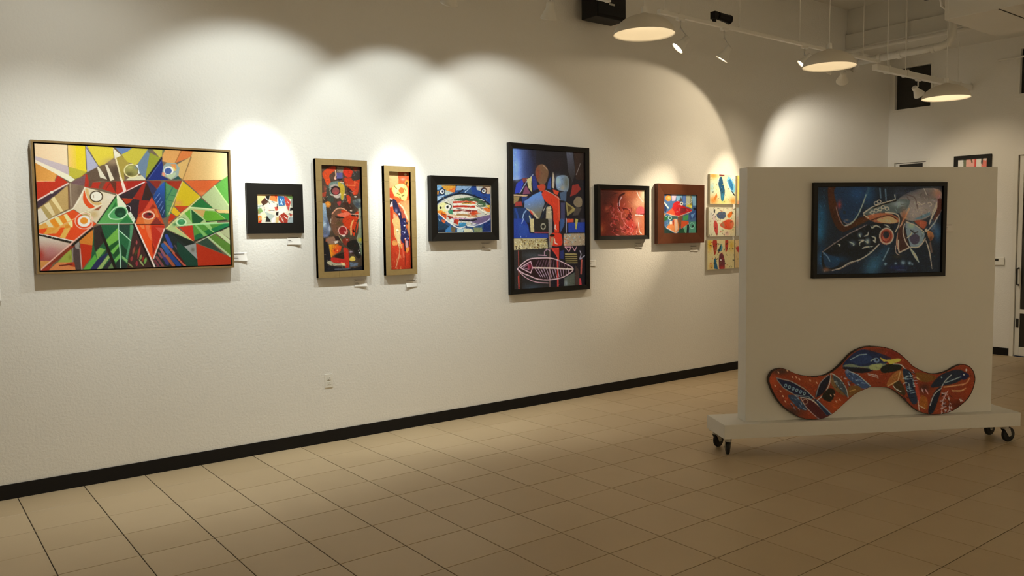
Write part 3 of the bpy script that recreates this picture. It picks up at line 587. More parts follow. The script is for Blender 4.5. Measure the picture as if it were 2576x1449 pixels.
def art_mask(a):                     # two faces in red and dark
    a.crop(800, 410, 10.35)
    a.p('4a3c2c', 0, 0, 1300, 0, 1300, 2800, 0, 2800)
    a.g('5a4030', '40362a', (600, 0, 600, 1400), 50, 30, 1150, 30, 1180, 1449, 90, 1449)
    a.s('c8481c', 120, 260, 300, 120, 450, 90, 440, 200, 300, 330, 330, 500, 250, 600, 180, 450).b('b83430', 380, 150, 80, 50, .8).s('c83418', 640, 200, 720, 120, 880, 200, 930, 320, 800, 380, 700, 330).s('b83a18', 700, 380, 900, 400, 1080, 380, 1060, 600, 1020, 820, 900, 800, 760, 620, 690, 500)
    a.s('c04020', 820, 560, 1040, 500, 1050, 700, 960, 850, 880, 760).s('8a3a24', 920, 120, 1020, 100, 1010, 210, 940, 210).b('702820', 1100, 150, 50, 50, .8).s('3c342c', 900, 250, 1100, 230, 1120, 400, 900, 460)
    a.p('8c7a64', 495, 90, 680, 110, 640, 260, 500, 250).p('5c5884', 480, 260, 640, 260, 640, 400, 490, 430).p('201a20', 500, 410, 640, 410, 600, 450, 500, 450).l('d0a880', 3, 455, 200, 470, 330, 430, 400).e('e0a890', 450, 410, 30, 30)
    a.s('708070', 290, 560, 380, 490, 560, 480, 680, 560, 700, 760, 660, 980, 560, 900, 340, 840, 300, 700).s('b0a090', 330, 600, 480, 560, 620, 640, 560, 900, 400, 870)
    a.s('b89c30', 520, 520, 600, 520, 690, 640, 680, 860, 620, 980, 580, 780).e('2a1c18', 460, 720, 125, 120).e('8c4c44', 460, 735, 95, 90).b('c04848', 480, 780, 45, 40, .9).l('c8b8a0', 2.5, 340, 830, 480, 860, 580, 800, curve=True).l('d8c8a0', 2, 580, 500, 660, 510)
    a.s('3c4438', 220, 600, 280, 620, 300, 860, 400, 900, 400, 1010, 250, 960).p('9c4028', 110, 780, 220, 750, 200, 880, 110, 880).b('b0503c', 190, 680, 40, 90, .7)
    a.l('d8703c', 2.5, 720, 580, 960, 590, 950, 480).p('3a2420', 740, 680, 800, 650, 900, 740, 820, 830).p('60504c', 800, 740, 870, 720, 860, 780).s('c03c1c', 740, 860, 830, 860, 850, 1000, 800, 1080).e('e0c8b0', 970, 880, 35, 20).e('e0b890', 700, 820, 30, 18)
    a.s('5a6058', 900, 980, 1140, 940, 1150, 1180, 1060, 1200, 960, 1120).b('a8b0a0', 1090, 980, 60, 50, .7).b('38404c', 1020, 1080, 60, 70, .8).e('c87824', 260, 1080, 80, 80).b('e8a848', 270, 1070, 40, 40, .8).s('9c3838', 500, 1020, 600, 1000, 570, 1110, 520, 1090)
    a.p('42281c', 660, 1000, 840, 1080, 940, 1180, 760, 1250, 640, 1150)
    # lower face
    a.s('6c4a34', 380, 1290, 520, 1180, 700, 1190, 780, 1290, 740, 1500, 640, 1800, 480, 1900, 360, 1700, 340, 1449)
    a.s('c03a14', 600, 1230, 760, 1250, 900, 1340, 1050, 1250, 1050, 1449, 1030, 1700, 940, 1900, 860, 1780, 760, 1700, 640, 1560, 660, 1380)
    a.l('d89870', 2.5, 370, 1320, 500, 1190, 650, 1190, 740, 1240, curve=True).s('d86848', 500, 1340, 760, 1280, 840, 1330, 640, 1420).p('201410', 440, 1390, 640, 1400, 700, 1440, 500, 1440).p('1c1412', 840, 1330, 1040, 1350, 1040, 1400, 880, 1380).l('e0a080', 2.4, 840, 1330, 1050, 1340).e('e8c0a0', 860, 1240, 30, 20).l('b8a890', 2, 340, 1449, 330, 1560)
    a.g('9cb0b8', '586070', (120, 1100, 260, 1900), 100, 1050, 200, 1050, 240, 1400, 330, 1700, 300, 1900, 120, 1950, 110, 1449).b('c0d0d0', 170, 1600, 60, 80, .8).b('e0d8d0', 310, 1720, 40, 60, .6).b('484858', 250, 1540, 40, 80, .7).b('8088a8', 200, 1900, 70, 40, .7)
    a.g('a8ac90', '788060', (1100, 1100, 1120, 2300), 1050, 1180, 1160, 1150, 1180, 1900, 1160, 2450, 1060, 2300, 1000, 1960, 1050, 1800).b('c8a818', 1090, 2000, 50, 50, .9).l('303828', 2.4, 1040, 1480, 980, 1700, 960, 1950).l('404838', 2, 990, 2080, 1140, 2120)
    a.crop(805, 545, 9.99)
    a.s('8a2020', 470, 340, 560, 250, 680, 280, 700, 420, 600, 480, 490, 440).r('d8a890', 2.2, 570, 350, 105, 110).e('e0b0a0', 630, 390, 20, 20).p('e0d0b8', 540, 470, 650, 460, 600, 510).l('dca060', 4, 830, 100, 780, 240, 780, 450, curve=True).p('201410', 830, 300, 870, 370, 850, 410, 810, 350)
    a.s('7c2c1c', 580, 560, 720, 540, 740, 660, 640, 720, 570, 640).e('e8b8a8', 680, 580, 22, 16).s('8c6850', 160, 550, 340, 500, 460, 560, 470, 640, 300, 700, 210, 660).p('2c1c18', 360, 500, 480, 480, 500, 600, 400, 600).p('d8c8b0', 360, 620, 450, 600, 440, 660, 380, 680).s('1c1814', 700, 640, 900, 580, 1000, 800, 1020, 1000, 940, 1040, 800, 860, 690, 760)
    a.g('d89c20', 'cc4018', (250, 800, 520, 860), 225, 700, 460, 690, 540, 740, 520, 860, 360, 960, 280, 1030).b('d83818', 400, 850, 70, 60, .9).e('f0a050', 440, 850, 20, 18).s('241810', 380, 980, 560, 900, 660, 940, 600, 1040, 440, 1060).s('b8301c', 590, 780, 700, 820, 720, 1000, 730, 1280, 630, 1260, 610, 1000).s('b42c20', 270, 1040, 400, 1030, 640, 1080, 620, 1160, 340, 1150).s('a8a080', 170, 1130, 260, 1110, 400, 1170, 600, 1170, 640, 1230, 500, 1220, 330, 1230, 230, 1200)
    a.p('dcc488', 530, 1150, 620, 1160, 620, 1240, 540, 1200).s('d0b450', 740, 1050, 830, 990, 890, 1060, 850, 1110, 760, 1110).p('606c78', 740, 1140, 950, 1160, 940, 1240, 760, 1260).b('c0b0c0', 780, 880, 50, 30, .8).p('3a2018', 780, 900, 850, 890, 840, 970).p('18161a', 80, 500, 200, 700, 280, 1060, 160, 1150, 300, 1340, 100, 1400).p('1c1c20', 230, 1230, 640, 1280, 900, 1280, 1140, 1200, 1140, 1380, 100, 1400)
    a.l('585c60', 3, 380, 1320, 640, 1310, 760, 1290).l('a09060', 1.5, 470, 480, 560, 640).b('504020', 480, 170, 80, 60, .8).l('b0a890', 1.4, 960, 640, 1020, 760, 960, 860).e('d8d8d0', 990, 905, 26, 18)
    a.dabs(['e8b890', '1a1412', 'c84828', '8c9a98', '6a4a38'], 90, 100, -1350, 1080, 1300, 70, 1.5, seed=8, a=.55)
def art_dancer(a):                   # orange panel with a dark blue figure
    a.crop(970, 425, 10.74)
    a.p('d06028', 0, 0, 800, 0, 900, 2900, 0, 2900)
    a.g('d8b070', 'e0a060', (200, 100, 200, 500), 50, 80, 340, 90, 350, 420, 180, 520, 50, 520).p('c85428', 345, 90, 690, 90, 690, 350, 520, 400, 400, 360, 340, 240).b('e8a888', 470, 280, 60, 40, .8).e('ecd8a0', 535, 155, 34, 30).s('d89038', 510, 360, 580, 290, 650, 380, 640, 460, 560, 440).p('50280c', 560, 350, 590, 360, 560, 460, 540, 430)
    a.p('c8401c', 60, 540, 120, 520, 220, 660, 220, 800, 60, 740).p('c84828', 600, 480, 690, 460, 690, 900, 620, 800)
    a.s('e8d470', 180, 530, 300, 430, 450, 400, 560, 470, 600, 600, 570, 780, 540, 880, 430, 830, 330, 760, 240, 720).s('ecdc88', 260, 480, 380, 420, 500, 440, 440, 520, 320, 620, 260, 700).s('d8702c', 350, 580, 420, 500, 500, 560, 470, 650, 410, 670).l('605820', 1.6, 300, 660, 380, 690).l('504818', 1.8, 440, 740, 500, 710).l('8c8430', 1.6, 240, 460, 300, 540).l('605020', 1.6, 370, 760, 410, 800).l('7c6c28', 1.4, 500, 520, 540, 600)
    a.g('d88c50', 'e4b870', (400, 900, 640, 1300), 380, 880, 640, 840, 690, 900, 700, 1449, 600, 1449, 480, 1080).l('ecd0a0', 4, 370, 940, 480, 1060, 590, 1350)
    a.p('c43a18', 90, 1030, 200, 1040, 200, 1449, 100, 1449).p('e8c8b8', 90, 780, 180, 800, 200, 1000, 110, 1030).p('1c1418', 120, 820, 200, 840, 150, 920, 110, 1000, 90, 960)
    a.s('24203a', 190, 840, 280, 850, 340, 980, 420, 1130, 440, 1300, 520, 1500, 540, 1700, 500, 1900, 420, 1800, 380, 1400, 320, 1230, 220, 1120)
    a.s('b05038', 340, 980, 440, 1080, 520, 1250, 560, 1400, 480, 1340, 420, 1180).b('9088a0', 290, 1130, 40, 60, .8).e('d8d0d8', 370, 1220, 26, 30).g('e0a878', 'd88850', (260, 1240, 280, 1449), 220, 1200, 330, 1280, 380, 1449, 200, 1449)
    a.crop(975, 550, 10.35)
    a.p('c03a1a', 40, 0, 160, 0, 250, 400, 120, 560, 40, 400).g('c83c1c', 'b83418', (300, 700, 300, 1300), 40, 500, 700, 500, 720, 1400, 40, 1400)
    a.s('e0b068', 130, 20, 300, 0, 340, 300, 330, 620, 260, 600, 180, 420, 160, 200).s('dcc080', 220, 290, 320, 320, 340, 600, 360, 740, 300, 760, 250, 560).e('f4e8b0', 250, 300, 34, 30).l('806838', 1.6, 250, 340, 275, 330).s('e09448', 120, 600, 190, 560, 260, 620, 240, 690, 140, 690).s('e89448', 320, 660, 400, 680, 370, 770, 320, 760)
    a.p('dc9c58', 520, 40, 640, 60, 600, 500, 540, 360).s('24224a', 330, 20, 470, 0, 470, 180, 520, 330, 560, 480, 540, 600, 440, 520, 420, 640, 340, 540, 350, 380, 340, 180).p('201820', 420, 520, 450, 560, 470, 860, 440, 840).p('281820', 510, 520, 550, 560, 570, 740, 540, 700).p('c89890', 460, 560, 530, 580, 540, 740, 470, 760)
    a.e('d8d8e0', 435, 180, 26, 20).e('c0c0d0', 440, 365, 18, 16).e('e0c8b8', 465, 520, 22, 20).s('e89038', 480, 780, 540, 740, 560, 800, 510, 880, 480, 860).e('302020', 500, 120, 26, 30).l('d09060', 3, 290, 620, 310, 900, 240, 1200, 200, 1280, taper=True, curve=True).l('8c2818', 3, 460, 860, 460, 1240, taper=True).l('d85838', 3, 390, 700, 410, 1000)
    a.dabs(['e8b070', 'a83018', 'd87040'], 30, 80, 700, 660, 1300, 120, 2, ang=88, spread=12, seed=4, a=.5)
    a.dabs(['c8c8d8', '14122a', '584880'], 26, 350, 30, 540, 560, 60, 1.6, ang=60, spread=40, seed=6, a=.8)
def art_bigfish(a):                  # striped fish on blue
    a.crop(1060, 430, 6.9)
    a.p('2c4a68', 200, 200, 1300, 200, 1300, 1150, 200, 1150)
    a.p('6c94a8', 200, 240, 420, 240, 300, 330, 240, 340).p('bc8830', 350, 260, 600, 250, 580, 330, 480, 360, 390, 310).p('c06828', 470, 330, 600, 280, 580, 370, 500, 380).p('b07830', 230, 360, 310, 350, 300, 410, 230, 410).p('9ca898', 400, 330, 560, 380, 420, 430).p('7890a0', 620, 250, 900, 250, 760, 330, 600, 340)
    a.p('1c3c70', 860, 280, 1000, 240, 1200, 400, 1200, 560, 1000, 470, 880, 400).p('a8a898', 950, 260, 1080, 250, 1040, 360, 960, 330).p('b09878', 1050, 240, 1200, 250, 1190, 400, 1130, 400).l('a0b4c0', 2, 760, 370, 860, 280).l('14202c', 3, 620, 400, 720, 330)
    a.e('d8dce0', 362, 362, 42, 48).r('101418', 2.2, 362, 362, 44, 48).e('28303c', 370, 360, 16, 20).r('301c18', 3, 1085, 345, 46, 46).e('c8ccc8', 1080, 355, 30, 30).e('101418', 1080, 350, 14, 16)
    a.p('98b0b8', 230, 450, 420, 420, 330, 490, 240, 550)
    a.s('b8b49c', 245, 640, 330, 540, 500, 450, 700, 410, 900, 450, 1080, 530, 1190, 640, 1180, 780, 1100, 860, 950, 920, 700, 950, 560, 930, 420, 840, 300, 750)
    a.l('101820', 3.4, 245, 580, 360, 490, 520, 425, 700, 395, 900, 430, 1080, 510, 1190, 590, curve=True)
    a.s('3c5838', 560, 500, 800, 460, 1000, 480, 1150, 600, 1020, 620, 900, 540, 700, 520).s('d0cc88', 250, 660, 340, 560, 480, 560, 520, 640, 440, 700, 300, 700).e('e4e4c8', 470, 630, 55, 55).e('181c18', 455, 625, 20, 24).l('202820', 2, 410, 550, 520, 600, 500, 690, curve=True).e('1c1c18', 335, 640, 20, 20)
    a.p('d88428', 250, 700, 340, 680, 440, 730, 440, 800, 320, 760).p('c05020', 340, 720, 440, 760, 430, 860, 360, 800).s('3c7c58', 470, 690, 560, 680, 560, 750, 490, 740).p('c86030', 350, 840, 430, 860, 400, 920, 360, 900).p('8c2c1c', 440, 770, 640, 820, 640, 930, 560, 900, 500, 840)
    for y, c in ((545, 'b83820'), (580, 'e0d0b0'), (620, 'a82818'), (655, 'e4dcc0'), (690, '783028'), (725, 'd8ccb0'), (765, '9c7848'), (800, 'd8c8a8'), (835, 'b890a0')): a.l(c, 4.2, 560, y, 720, y-6, 960, y+(y-680)*0.1+10)
    a.p('b84020', 800, 720, 970, 690, 980, 750, 880, 770).l('c05028', 4, 800, 545, 930, 560).l('b08838', 4, 720, 560, 860, 565).dabs(['302018', 'e8dcc0', 'c87040'], 40, 560, 470, 1100, 850, 110, 1.6, ang=4, spread=14, seed=5)
    a.l('ecd8b0', 3.4, 940, 620, 1190, 770).l('e0b890', 3.4, 430, 730, 640, 810).l('e8e4d8', 2.6, 300, 740, 480, 890, 640, 985, 760, 965, curve=True).p('c86828', 1060, 640, 1190, 630, 1190, 720, 1120, 700).p('c8a030', 1100, 600, 1190, 590, 1180, 640)
    a.s('685870', 660, 860, 900, 820, 1100, 780, 1200, 760, 1180, 850, 1000, 920, 860, 880).l('c0b8c8', 2.6, 860, 880, 940, 940, 1100, 890, 1190, 830, curve=True).l('181818', 3, 660, 850, 860, 860, 960, 840, curve=True).s('387890', 660, 900, 780, 900, 740, 960, 660, 960).l('d8d8c8', 3, 800, 950, 930, 960).e('c8d0d0', 530, 870, 34, 50).p('b03820', 580, 830, 660, 850, 620, 930)
    a.p('14202c', 230, 1020, 420, 1000, 620, 1090, 230, 1100).p('3c7094', 420, 1020, 520, 930, 540, 1060, 420, 1090).p('6c5838', 520, 960, 600, 990, 580, 1060, 520, 1050).p('a0b4ac', 620, 1000, 740, 990, 720, 1070, 620, 1070).p('c0bc94', 740, 990, 880, 1000, 900, 1060, 740, 1070).p('788058', 900, 980, 1050, 980, 1060, 1050, 920, 1070).p('182c58', 1080, 900, 1220, 860, 1220, 1090, 1060, 1090).p('1c3848', 230, 800, 330, 860, 480, 960, 420, 1010, 230, 1030)
    a.dabs(['e0e4dc', '101418', 'c8b088'], 40, 260, 440, 1170, 960, 60, 1.4, seed=11, a=.7)
def art_figures(a):                  # tall dark picture, figures above a fish skeleton
    a.crop(1260, 350, 6.9)
    a.p('1c1a20', 150, 100, 1600, 100, 1600, 2750, 150, 2750)
    a.g('5c78b4', '1e1e2c', (260, 400, 560, 380), 180, 140, 620, 150, 600, 640, 330, 700, 180, 720).b('243050', 480, 520, 120, 220, .7).b('7c98c8', 290, 480, 70, 160, .5).b('8c94a0', 280, 690, 60, 60, .5)
    a.g('50525c', '302c2c', (1180, 250, 1280, 700), 1130, 200, 1240, 200, 1270, 420, 1290, 600, 1220, 800, 1190, 1040, 1230, 720, 1170, 580).p('34201a', 1260, 200, 1500, 200, 1500, 720, 1300, 700).l('8c8478', 1.6, 1375, 430, 1330, 560, 1305, 620).b('181416', 1440, 400, 60, 200, .7).b('2c1a1c', 960, 440, 120, 120, .6)
    a.p('24348c', 240, 950, 270, 780, 370, 700, 400, 760, 340, 930).p('6c3430', 370, 680, 470, 670, 440, 740, 390, 760).l('9ca0a8', 1.8, 330, 940, 450, 740, 560, 620).p('a89c60', 450, 700, 540, 650, 530, 780, 545, 930, 480, 850).p('70384c', 400, 880, 440, 800, 520, 950, 380, 960).p('222c64', 540, 640, 600, 640, 660, 860, 560, 900)
    a.s('6c4c30', 600, 560, 660, 450, 760, 450, 825, 560, 800, 720, 730, 800, 660, 760, 620, 680).b('80301c', 640, 600, 40, 130, .7).l('b09070', 1.4, 740, 460, 810, 540).s('a83c20', 640, 800, 760, 790, 770, 870, 700, 910, 650, 860)
    a.p('2c4478', 820, 740, 870, 640, 870, 880, 800, 860).p('a89878', 905, 560, 935, 700, 920, 860, 885, 840, 890, 700).s('6c8090', 960, 680, 1040, 630, 1140, 640, 1180, 720, 1160, 900, 1060, 900, 970, 860).b('98b4c4', 990, 720, 50, 90, .7).b('605830', 1140, 760, 50, 120, .6).b('9c8c68', 1070, 850, 40, 50, .7).p('c84020', 900, 870, 1010, 910, 980, 970, 920, 950)
    a.p('b08c60', 225, 960, 480, 975, 440, 1000, 225, 985).p('846c3c', 225, 990, 330, 1000, 300, 1080, 225, 1130).p('8c3028', 260, 1090, 360, 1080, 380, 1160, 240, 1170).p('24345c', 360, 1000, 480, 1000, 420, 1080, 380, 1120)
    a.g('5078b4', '6c6448', (600, 960, 660, 1300), 410, 1080, 560, 970, 700, 905, 740, 1000, 760, 1120, 670, 1390, 540, 1250, 410, 1190).p('a89870', 415, 1190, 560, 1250, 670, 1390, 640, 1400, 530, 1280).l('d0c4a0', 2.2, 740, 1240, 800, 1130)
    a.s('c03418', 710, 950, 770, 890, 900, 960, 1000, 1000, 1020, 1120, 1020, 1420, 920, 1449, 900, 1200, 830, 1130, 760, 1060).p('a0926c', 790, 1180, 870, 1160, 890, 1400, 780, 1410).l('d8c090', 1.4, 820, 1200, 875, 1200).l('d8c090', 1.4, 820, 1270, 885, 1260).l('c85c38', 2, 1000, 1020, 1010, 1400).l('a89880', 1.6, 780, 890, 900, 950, 1040, 1060)
    a.p('44586c', 1020, 930, 1140, 900, 1130, 1080, 1040, 1060).p('8c7c44', 1120, 1080, 1310, 1220, 1150, 1340).p('4c3c20', 1150, 1140, 1240, 1200, 1170, 1280).s('7c6c50', 1260, 1080, 1320, 1000, 1400, 1030, 1400, 1160, 1320, 1180, 1270, 1140).p('8c2c24', 1240, 800, 1340, 780, 1390, 870, 1300, 960, 1200, 1000).p('3c3c54', 1040, 1100, 1110, 1100, 1110, 1449, 1040, 1449).p('484038', 1300, 1180, 1400, 1200, 1340, 1320, 1240, 1330)
    a.p('1c3050', 225, 1190, 420, 1190, 500, 1260, 580, 1449, 225, 1449).l('8098b8', 3, 360, 1449, 400, 1290, 440, 1240).l('b0b48c', 4, 500, 1340, 530, 1449).l('203c74', 6, 260, 1220, 330, 1449).l('b83828', 4, 510, 1250, 550, 1300).l('1c2830', 4, 800, 1140, 690, 1400)
    a.crop(1260, 550, 6.9)
    a.p('20387c', 225, 0, 400, 0, 480, 120, 500, 250, 820, 260, 820, 340, 225, 340).l('8c98c8', 2.2, 400, 0, 330, 180, 350, 320, curve=True).l('98a4c8', 1.6, 430, 130, 460, 230, 440, 310, curve=True).p('b0a068', 500, 0, 575, 0, 580, 240, 520, 230).p('244080', 300, 60, 480, 140, 460, 300, 320, 300)
    a.p('26241c', 590, 0, 820, 0, 820, 230, 590, 230).r('989070', 3, 735, 135, 36, 46).l('983c40', 2.6, 590, 240, 830, 240).p('7c7464', 825, 0, 890, 0, 890, 500, 830, 500).p('c83418', 920, 40, 1010, 30, 1010, 240, 930, 240).l('f0e0d0', 2.4, 945, 110, 940, 170, 960, 190).s('c83018', 860, 270, 1020, 250, 1060, 320, 1050, 460, 880, 460).e('1c1410', 890, 290, 44, 22).l('e8d8c0', 2.4, 930, 350, 940, 420, 980, 440).p('9c7c50', 860, 320, 920, 320, 900, 460, 860, 460)
    a.p('203c90', 1170, 70, 1460, 60, 1460, 240, 1170, 240).p('c04828', 1135, 0, 1260, 0, 1260, 60, 1150, 70).p('a8a04c', 1290, 0, 1340, 10, 1310, 190, 1290, 180).p('345078', 1030, 0, 1100, 0, 1100, 110, 1030, 250).l('8c8890', 3, 1135, 0, 1135, 240).p('484048', 1380, 0, 1460, 0, 1460, 60, 1380, 60)
    a.g('a89868', '9c9060', (240, 400, 800, 400), 225, 345, 800, 335, 820, 510, 225, 545).dabs(['c8b060', '5a3c14', 'e4d49c', '7c5c20', '201408'], 150, 240, 360, 810, 520, 24, 2, seed=2)
    a.p('9c8868', 1090, 260, 1470, 250, 1480, 460, 1090, 470).b('c07048', 1120, 400, 50, 80, .7).dabs(['b8b090', '6c6450', '9c9878', '78a0a8'], 70, 1100, 265, 1460, 455, 24, 2, seed=9)
    a.p('2c2824', 225, 545, 860, 520, 860, 1290, 225, 1290).b('485050', 560, 640, 180, 60, .6).b('405058', 560, 1200, 160, 60, .7).l('a04030', 3, 310, 560, 315, 1000).l('c04030', 4, 310, 1000, 320, 1240).l('282018', 8, 340, 570, 350, 1240)
    a.s('2a1818', 290, 870, 400, 760, 520, 700, 720, 680, 900, 690, 1080, 760, 1260, 870, 1130, 980, 1000, 1030, 800, 1060, 620, 1040, 450, 980)
    a.p('b83020', 860, 510, 1010, 500, 1010, 720, 960, 640).l('c03c30', 5, 985, 700, 990, 1250).l('7c5c50', 4, 850, 520, 850, 1250).l('c83c2c', 2.4, 900, 520, 1000, 700)
    for sgn in (0,): a.l('d8a8a8', 2.6, 290, 870, 400, 760, 520, 695, 720, 680, 900, 690, 1080, 760, 1255, 870, 1130, 985, 1000, 1035, 820, 1060, 640, 1045, 500, 990, 380, 940, 290, 870, curve=True)
    a.l('c89898', 2, 290, 880, 420, 1010, 600, 1095, 820, 1115, curve=True).l('e0b0a0', 3.6, 550, 850, 860, 855, 1250, 875).l('d8a8b0', 2.4, 340, 850, 520, 740, 550, 850, 520, 940, 340, 850).l('a88088', 1.6, 390, 850, 480, 790, 490, 880, 390, 850).b('b02c40', 500, 830, 40, 50, .8)
    for k in range(13): a.l('c0a0b0', 1.7, 600+k*48, 870, 690+k*40, 1040-abs(k-4)*9)
    for k in range(12): a.l('886070', 1.3, 660+k*44, 720+max(0, k-7)*18, 610+k*50, 830)
    a.l('b08890', 2.4, 760, 640, 760, 570, 810, 530, 850, 560, curve=True).l('b08890', 2, 650, 630, 790, 640).p('242c5c', 1030, 560, 1090, 540, 1090, 700, 1030, 690).l('c89090', 2.2, 1110, 490, 1180, 570, 1220, 490, 1110, 490).l('c89090', 2.2, 1240, 490, 1280, 560, 1310, 490)
    a.p('988850', 1110, 600, 1320, 600, 1330, 770, 1120, 770)
    for k in range(4): a.l('20180c', 2.4, 1115, 640+k*36, 1335, 636+k*36)
    a.l('a0989c', 3, 1370, 560, 1390, 620, 1370, 700, 1450, 640, curve=True).l('a85040', 5, 1400, 720, 1390, 950).l('c03c40', 8, 1370, 1060, 1380, 1150).p('545848', 1100, 1030, 1280, 930, 1280, 1190, 1090, 1190).b('98a4a8', 1130, 1120, 30, 60, .6).p('46342c', 1290, 800, 1360, 900, 1360, 1190, 1290, 1190)
def art_red(a):                      # red picture
    a.crop(1480, 450, 7.624)
    a.g('5c1c14', 'd87848', (300, 500, 1080, 420), 150, 100, 1200, 100, 1200, 1200, 150, 1200)
    a.b('3c1814', 350, 320, 220, 200, .8).b('a83420', 620, 560, 180, 220, .7).b('f0d8a0', 1060, 330, 90, 160, .9).b('e0a070', 960, 470, 140, 110, .7).b('9c3c1c', 280, 950, 110, 140, .7).b('b86838', 260, 960, 40, 60, .7).b('581812', 480, 980, 170, 120, .7).b('d8b080', 930, 820, 70, 90, .8).b('c82c24', 820, 900, 130, 150, .8).b('c05838', 360, 580, 40, 50, .8).b('d06838', 760, 280, 80, 80, .8)
    a.l('401010', 4, 690, 280, 600, 340, 580, 480, 600, 620, curve=True).l('e0a8a0', 3, 640, 350, 605, 420, 600, 520, curve=True).l('d87868', 2.4, 640, 640, 640, 740, 720, 880, 800, 940, curve=True).l('d88878', 2, 560, 470, 570, 560, 620, 640, curve=True).s('601410', 640, 560, 760, 580, 830, 700, 800, 790, 720, 760, 760, 680).s('b04828', 690, 590, 770, 600, 780, 660, 720, 660)
    a.s('d05850', 910, 620, 960, 540, 1040, 540, 1080, 620, 1060, 670, 960, 680).p('802018', 880, 660, 960, 680, 1080, 660, 1070, 690, 940, 710).l('f0d8c8', 2.6, 900, 690, 1040, 700).l('f0d0b0', 2.4, 960, 840, 980, 1000, 1020, 1050, curve=True).l('f0e0c0', 2, 930, 240, 960, 320, 1040, 440, curve=True)
    a.dabs(['e07868', '701410', 'c83830', '401010', 'd86058'], 70, 420, 500, 860, 1080, 90, 2, ang=60, spread=60, seed=7, a=.8)
    a.dabs(['30100c', '7c281c'], 24, 260, 250, 560, 850, 90, 2, seed=12, a=.6).dabs(['d84838', '601010', 'e08878'], 30, 680, 880, 960, 1090, 60, 2, seed=13, a=.85)
def art_redfish(a):                  # red fish in the red wood frame
    a.crop(1630, 440, 7.244)
    a.p('3c5468', 250, 300, 950, 300, 950, 1120, 250, 1120)
    a.p('a8908c', 430, 340, 530, 340, 500, 470, 440, 480).p('6c8c98', 520, 340, 640, 340, 600, 470, 520, 470).p('506890', 640, 340, 720, 340, 700, 560, 640, 540).p('a8a078', 700, 340, 800, 340, 800, 600, 690, 580).p('6c8c94', 790, 340, 900, 340, 900, 560, 820, 560).p('1c2c44', 270, 480, 350, 600, 330, 680, 270, 680).l('d0d4d8', 4, 280, 480, 370, 600).e('e06c20', 375, 425, 52, 58).b('f0a860', 385, 420, 24, 28, .8).p('4c3c2c', 570, 480, 600, 400, 620, 480)
    a.s('a81818', 340, 690, 430, 620, 470, 520, 560, 480, 640, 560, 740, 610, 800, 650, 700, 690, 600, 740, 520, 750, 440, 740).p('c84824', 345, 690, 440, 610, 480, 660, 500, 740, 430, 735).l('e89870', 1.8, 345, 700, 430, 730, 560, 755, 790, 670).e('f0e8d8', 612, 525, 30, 34).e('101010', 612, 525, 12, 14).p('d0a830', 690, 560, 800, 520, 800, 620).p('782020', 600, 600, 700, 600, 680, 680, 590, 700)
    for k in range(4): a.r('403c18', 1.2, 785, 400+k*45, 16, 14)
    a.p('1c5028', 280, 760, 370, 740, 380, 800, 300, 850).p('b07840', 280, 700, 340, 700, 290, 770).p('304838', 380, 760, 540, 750, 520, 800, 400, 830).r('98b090', 2, 400, 780, 30, 34).p('6a4428', 540, 760, 640, 740, 610, 930, 560, 990).p('408040', 640, 750, 740, 720, 730, 820, 640, 830).p('2c4064', 740, 700, 890, 620, 890, 760, 770, 820).p('587890', 780, 720, 860, 690, 800, 800).e('141820', 850, 620, 24, 24)
    a.p('d87038', 340, 950, 480, 800, 540, 810, 570, 990, 510, 1055, 360, 970).p('e09870', 480, 800, 530, 800, 550, 980, 500, 1050).p('8c2818', 440, 860, 480, 810, 470, 930).p('c84820', 610, 830, 740, 840, 740, 890, 600, 980).e('e8e0d0', 420, 870, 24, 30).l('e8b090', 1.6, 340, 960, 510, 1060, 740, 890)
    a.p('1c3024', 280, 900, 340, 980, 500, 1070, 280, 1090).p('1c4428', 560, 1000, 700, 930, 690, 1080, 540, 1080).p('5c8c60', 640, 960, 720, 900, 710, 1070, 680, 1070).p('447858', 750, 850, 890, 850, 890, 1080, 750, 1080).r('90b898', 1.6, 800, 920, 44, 50).e('182820', 815, 935, 20, 20).p('182420', 715, 900, 750, 900, 740, 1080, 700, 1080)
    a.dabs(['c8d0c0', '182430', '8cac90'], 24, 290, 360, 880, 1070, 50, 1.4, seed=21, a=.6)
def _mini_bg(a, col): a.p(col, -200, -200, 1200, -200, 1200, 1800, -200, 1800)
def art_c1(a):
    a.crop(1760, 420, 5.364); _mini_bg(a, 'd8cc90')
    a.b('d89030', 190, 120, 60, 40, .9).b('d87c28', 190, 450, 60, 60, .9).b('d88428', 450, 460, 50, 50, .9).b('98b8a0', 170, 280, 30, 70, .8).b('d0c050', 320, 470, 70, 40, .8).b('a8d0d0', 460, 180, 40, 70, .8).p('c87028', 190, 430, 230, 350, 240, 400, 210, 450)
    a.s('1c4858', 255, 240, 270, 150, 300, 140, 320, 230, 340, 330, 320, 450, 290, 440, 280, 330).s('78b0b8', 365, 190, 390, 130, 430, 170, 480, 270, 460, 350, 420, 310, 385, 250).s('2c6c88', 385, 200, 420, 170, 455, 280, 430, 310).l('101818', 3, 420, 320, 475, 385).l('702018', 3, 270, 112, 330, 118).b('48a0a0', 310, 400, 20, 60, .6)
    a.l('ecece0', 2, 245, 240, 262, 150).l('ecece0', 2.4, 370, 210, 400, 290, 440, 360).dabs(['8c7428', 'c8b848', '303018'], 40, 150, 130, 480, 490, 16, 1.6, seed=31, a=.8)
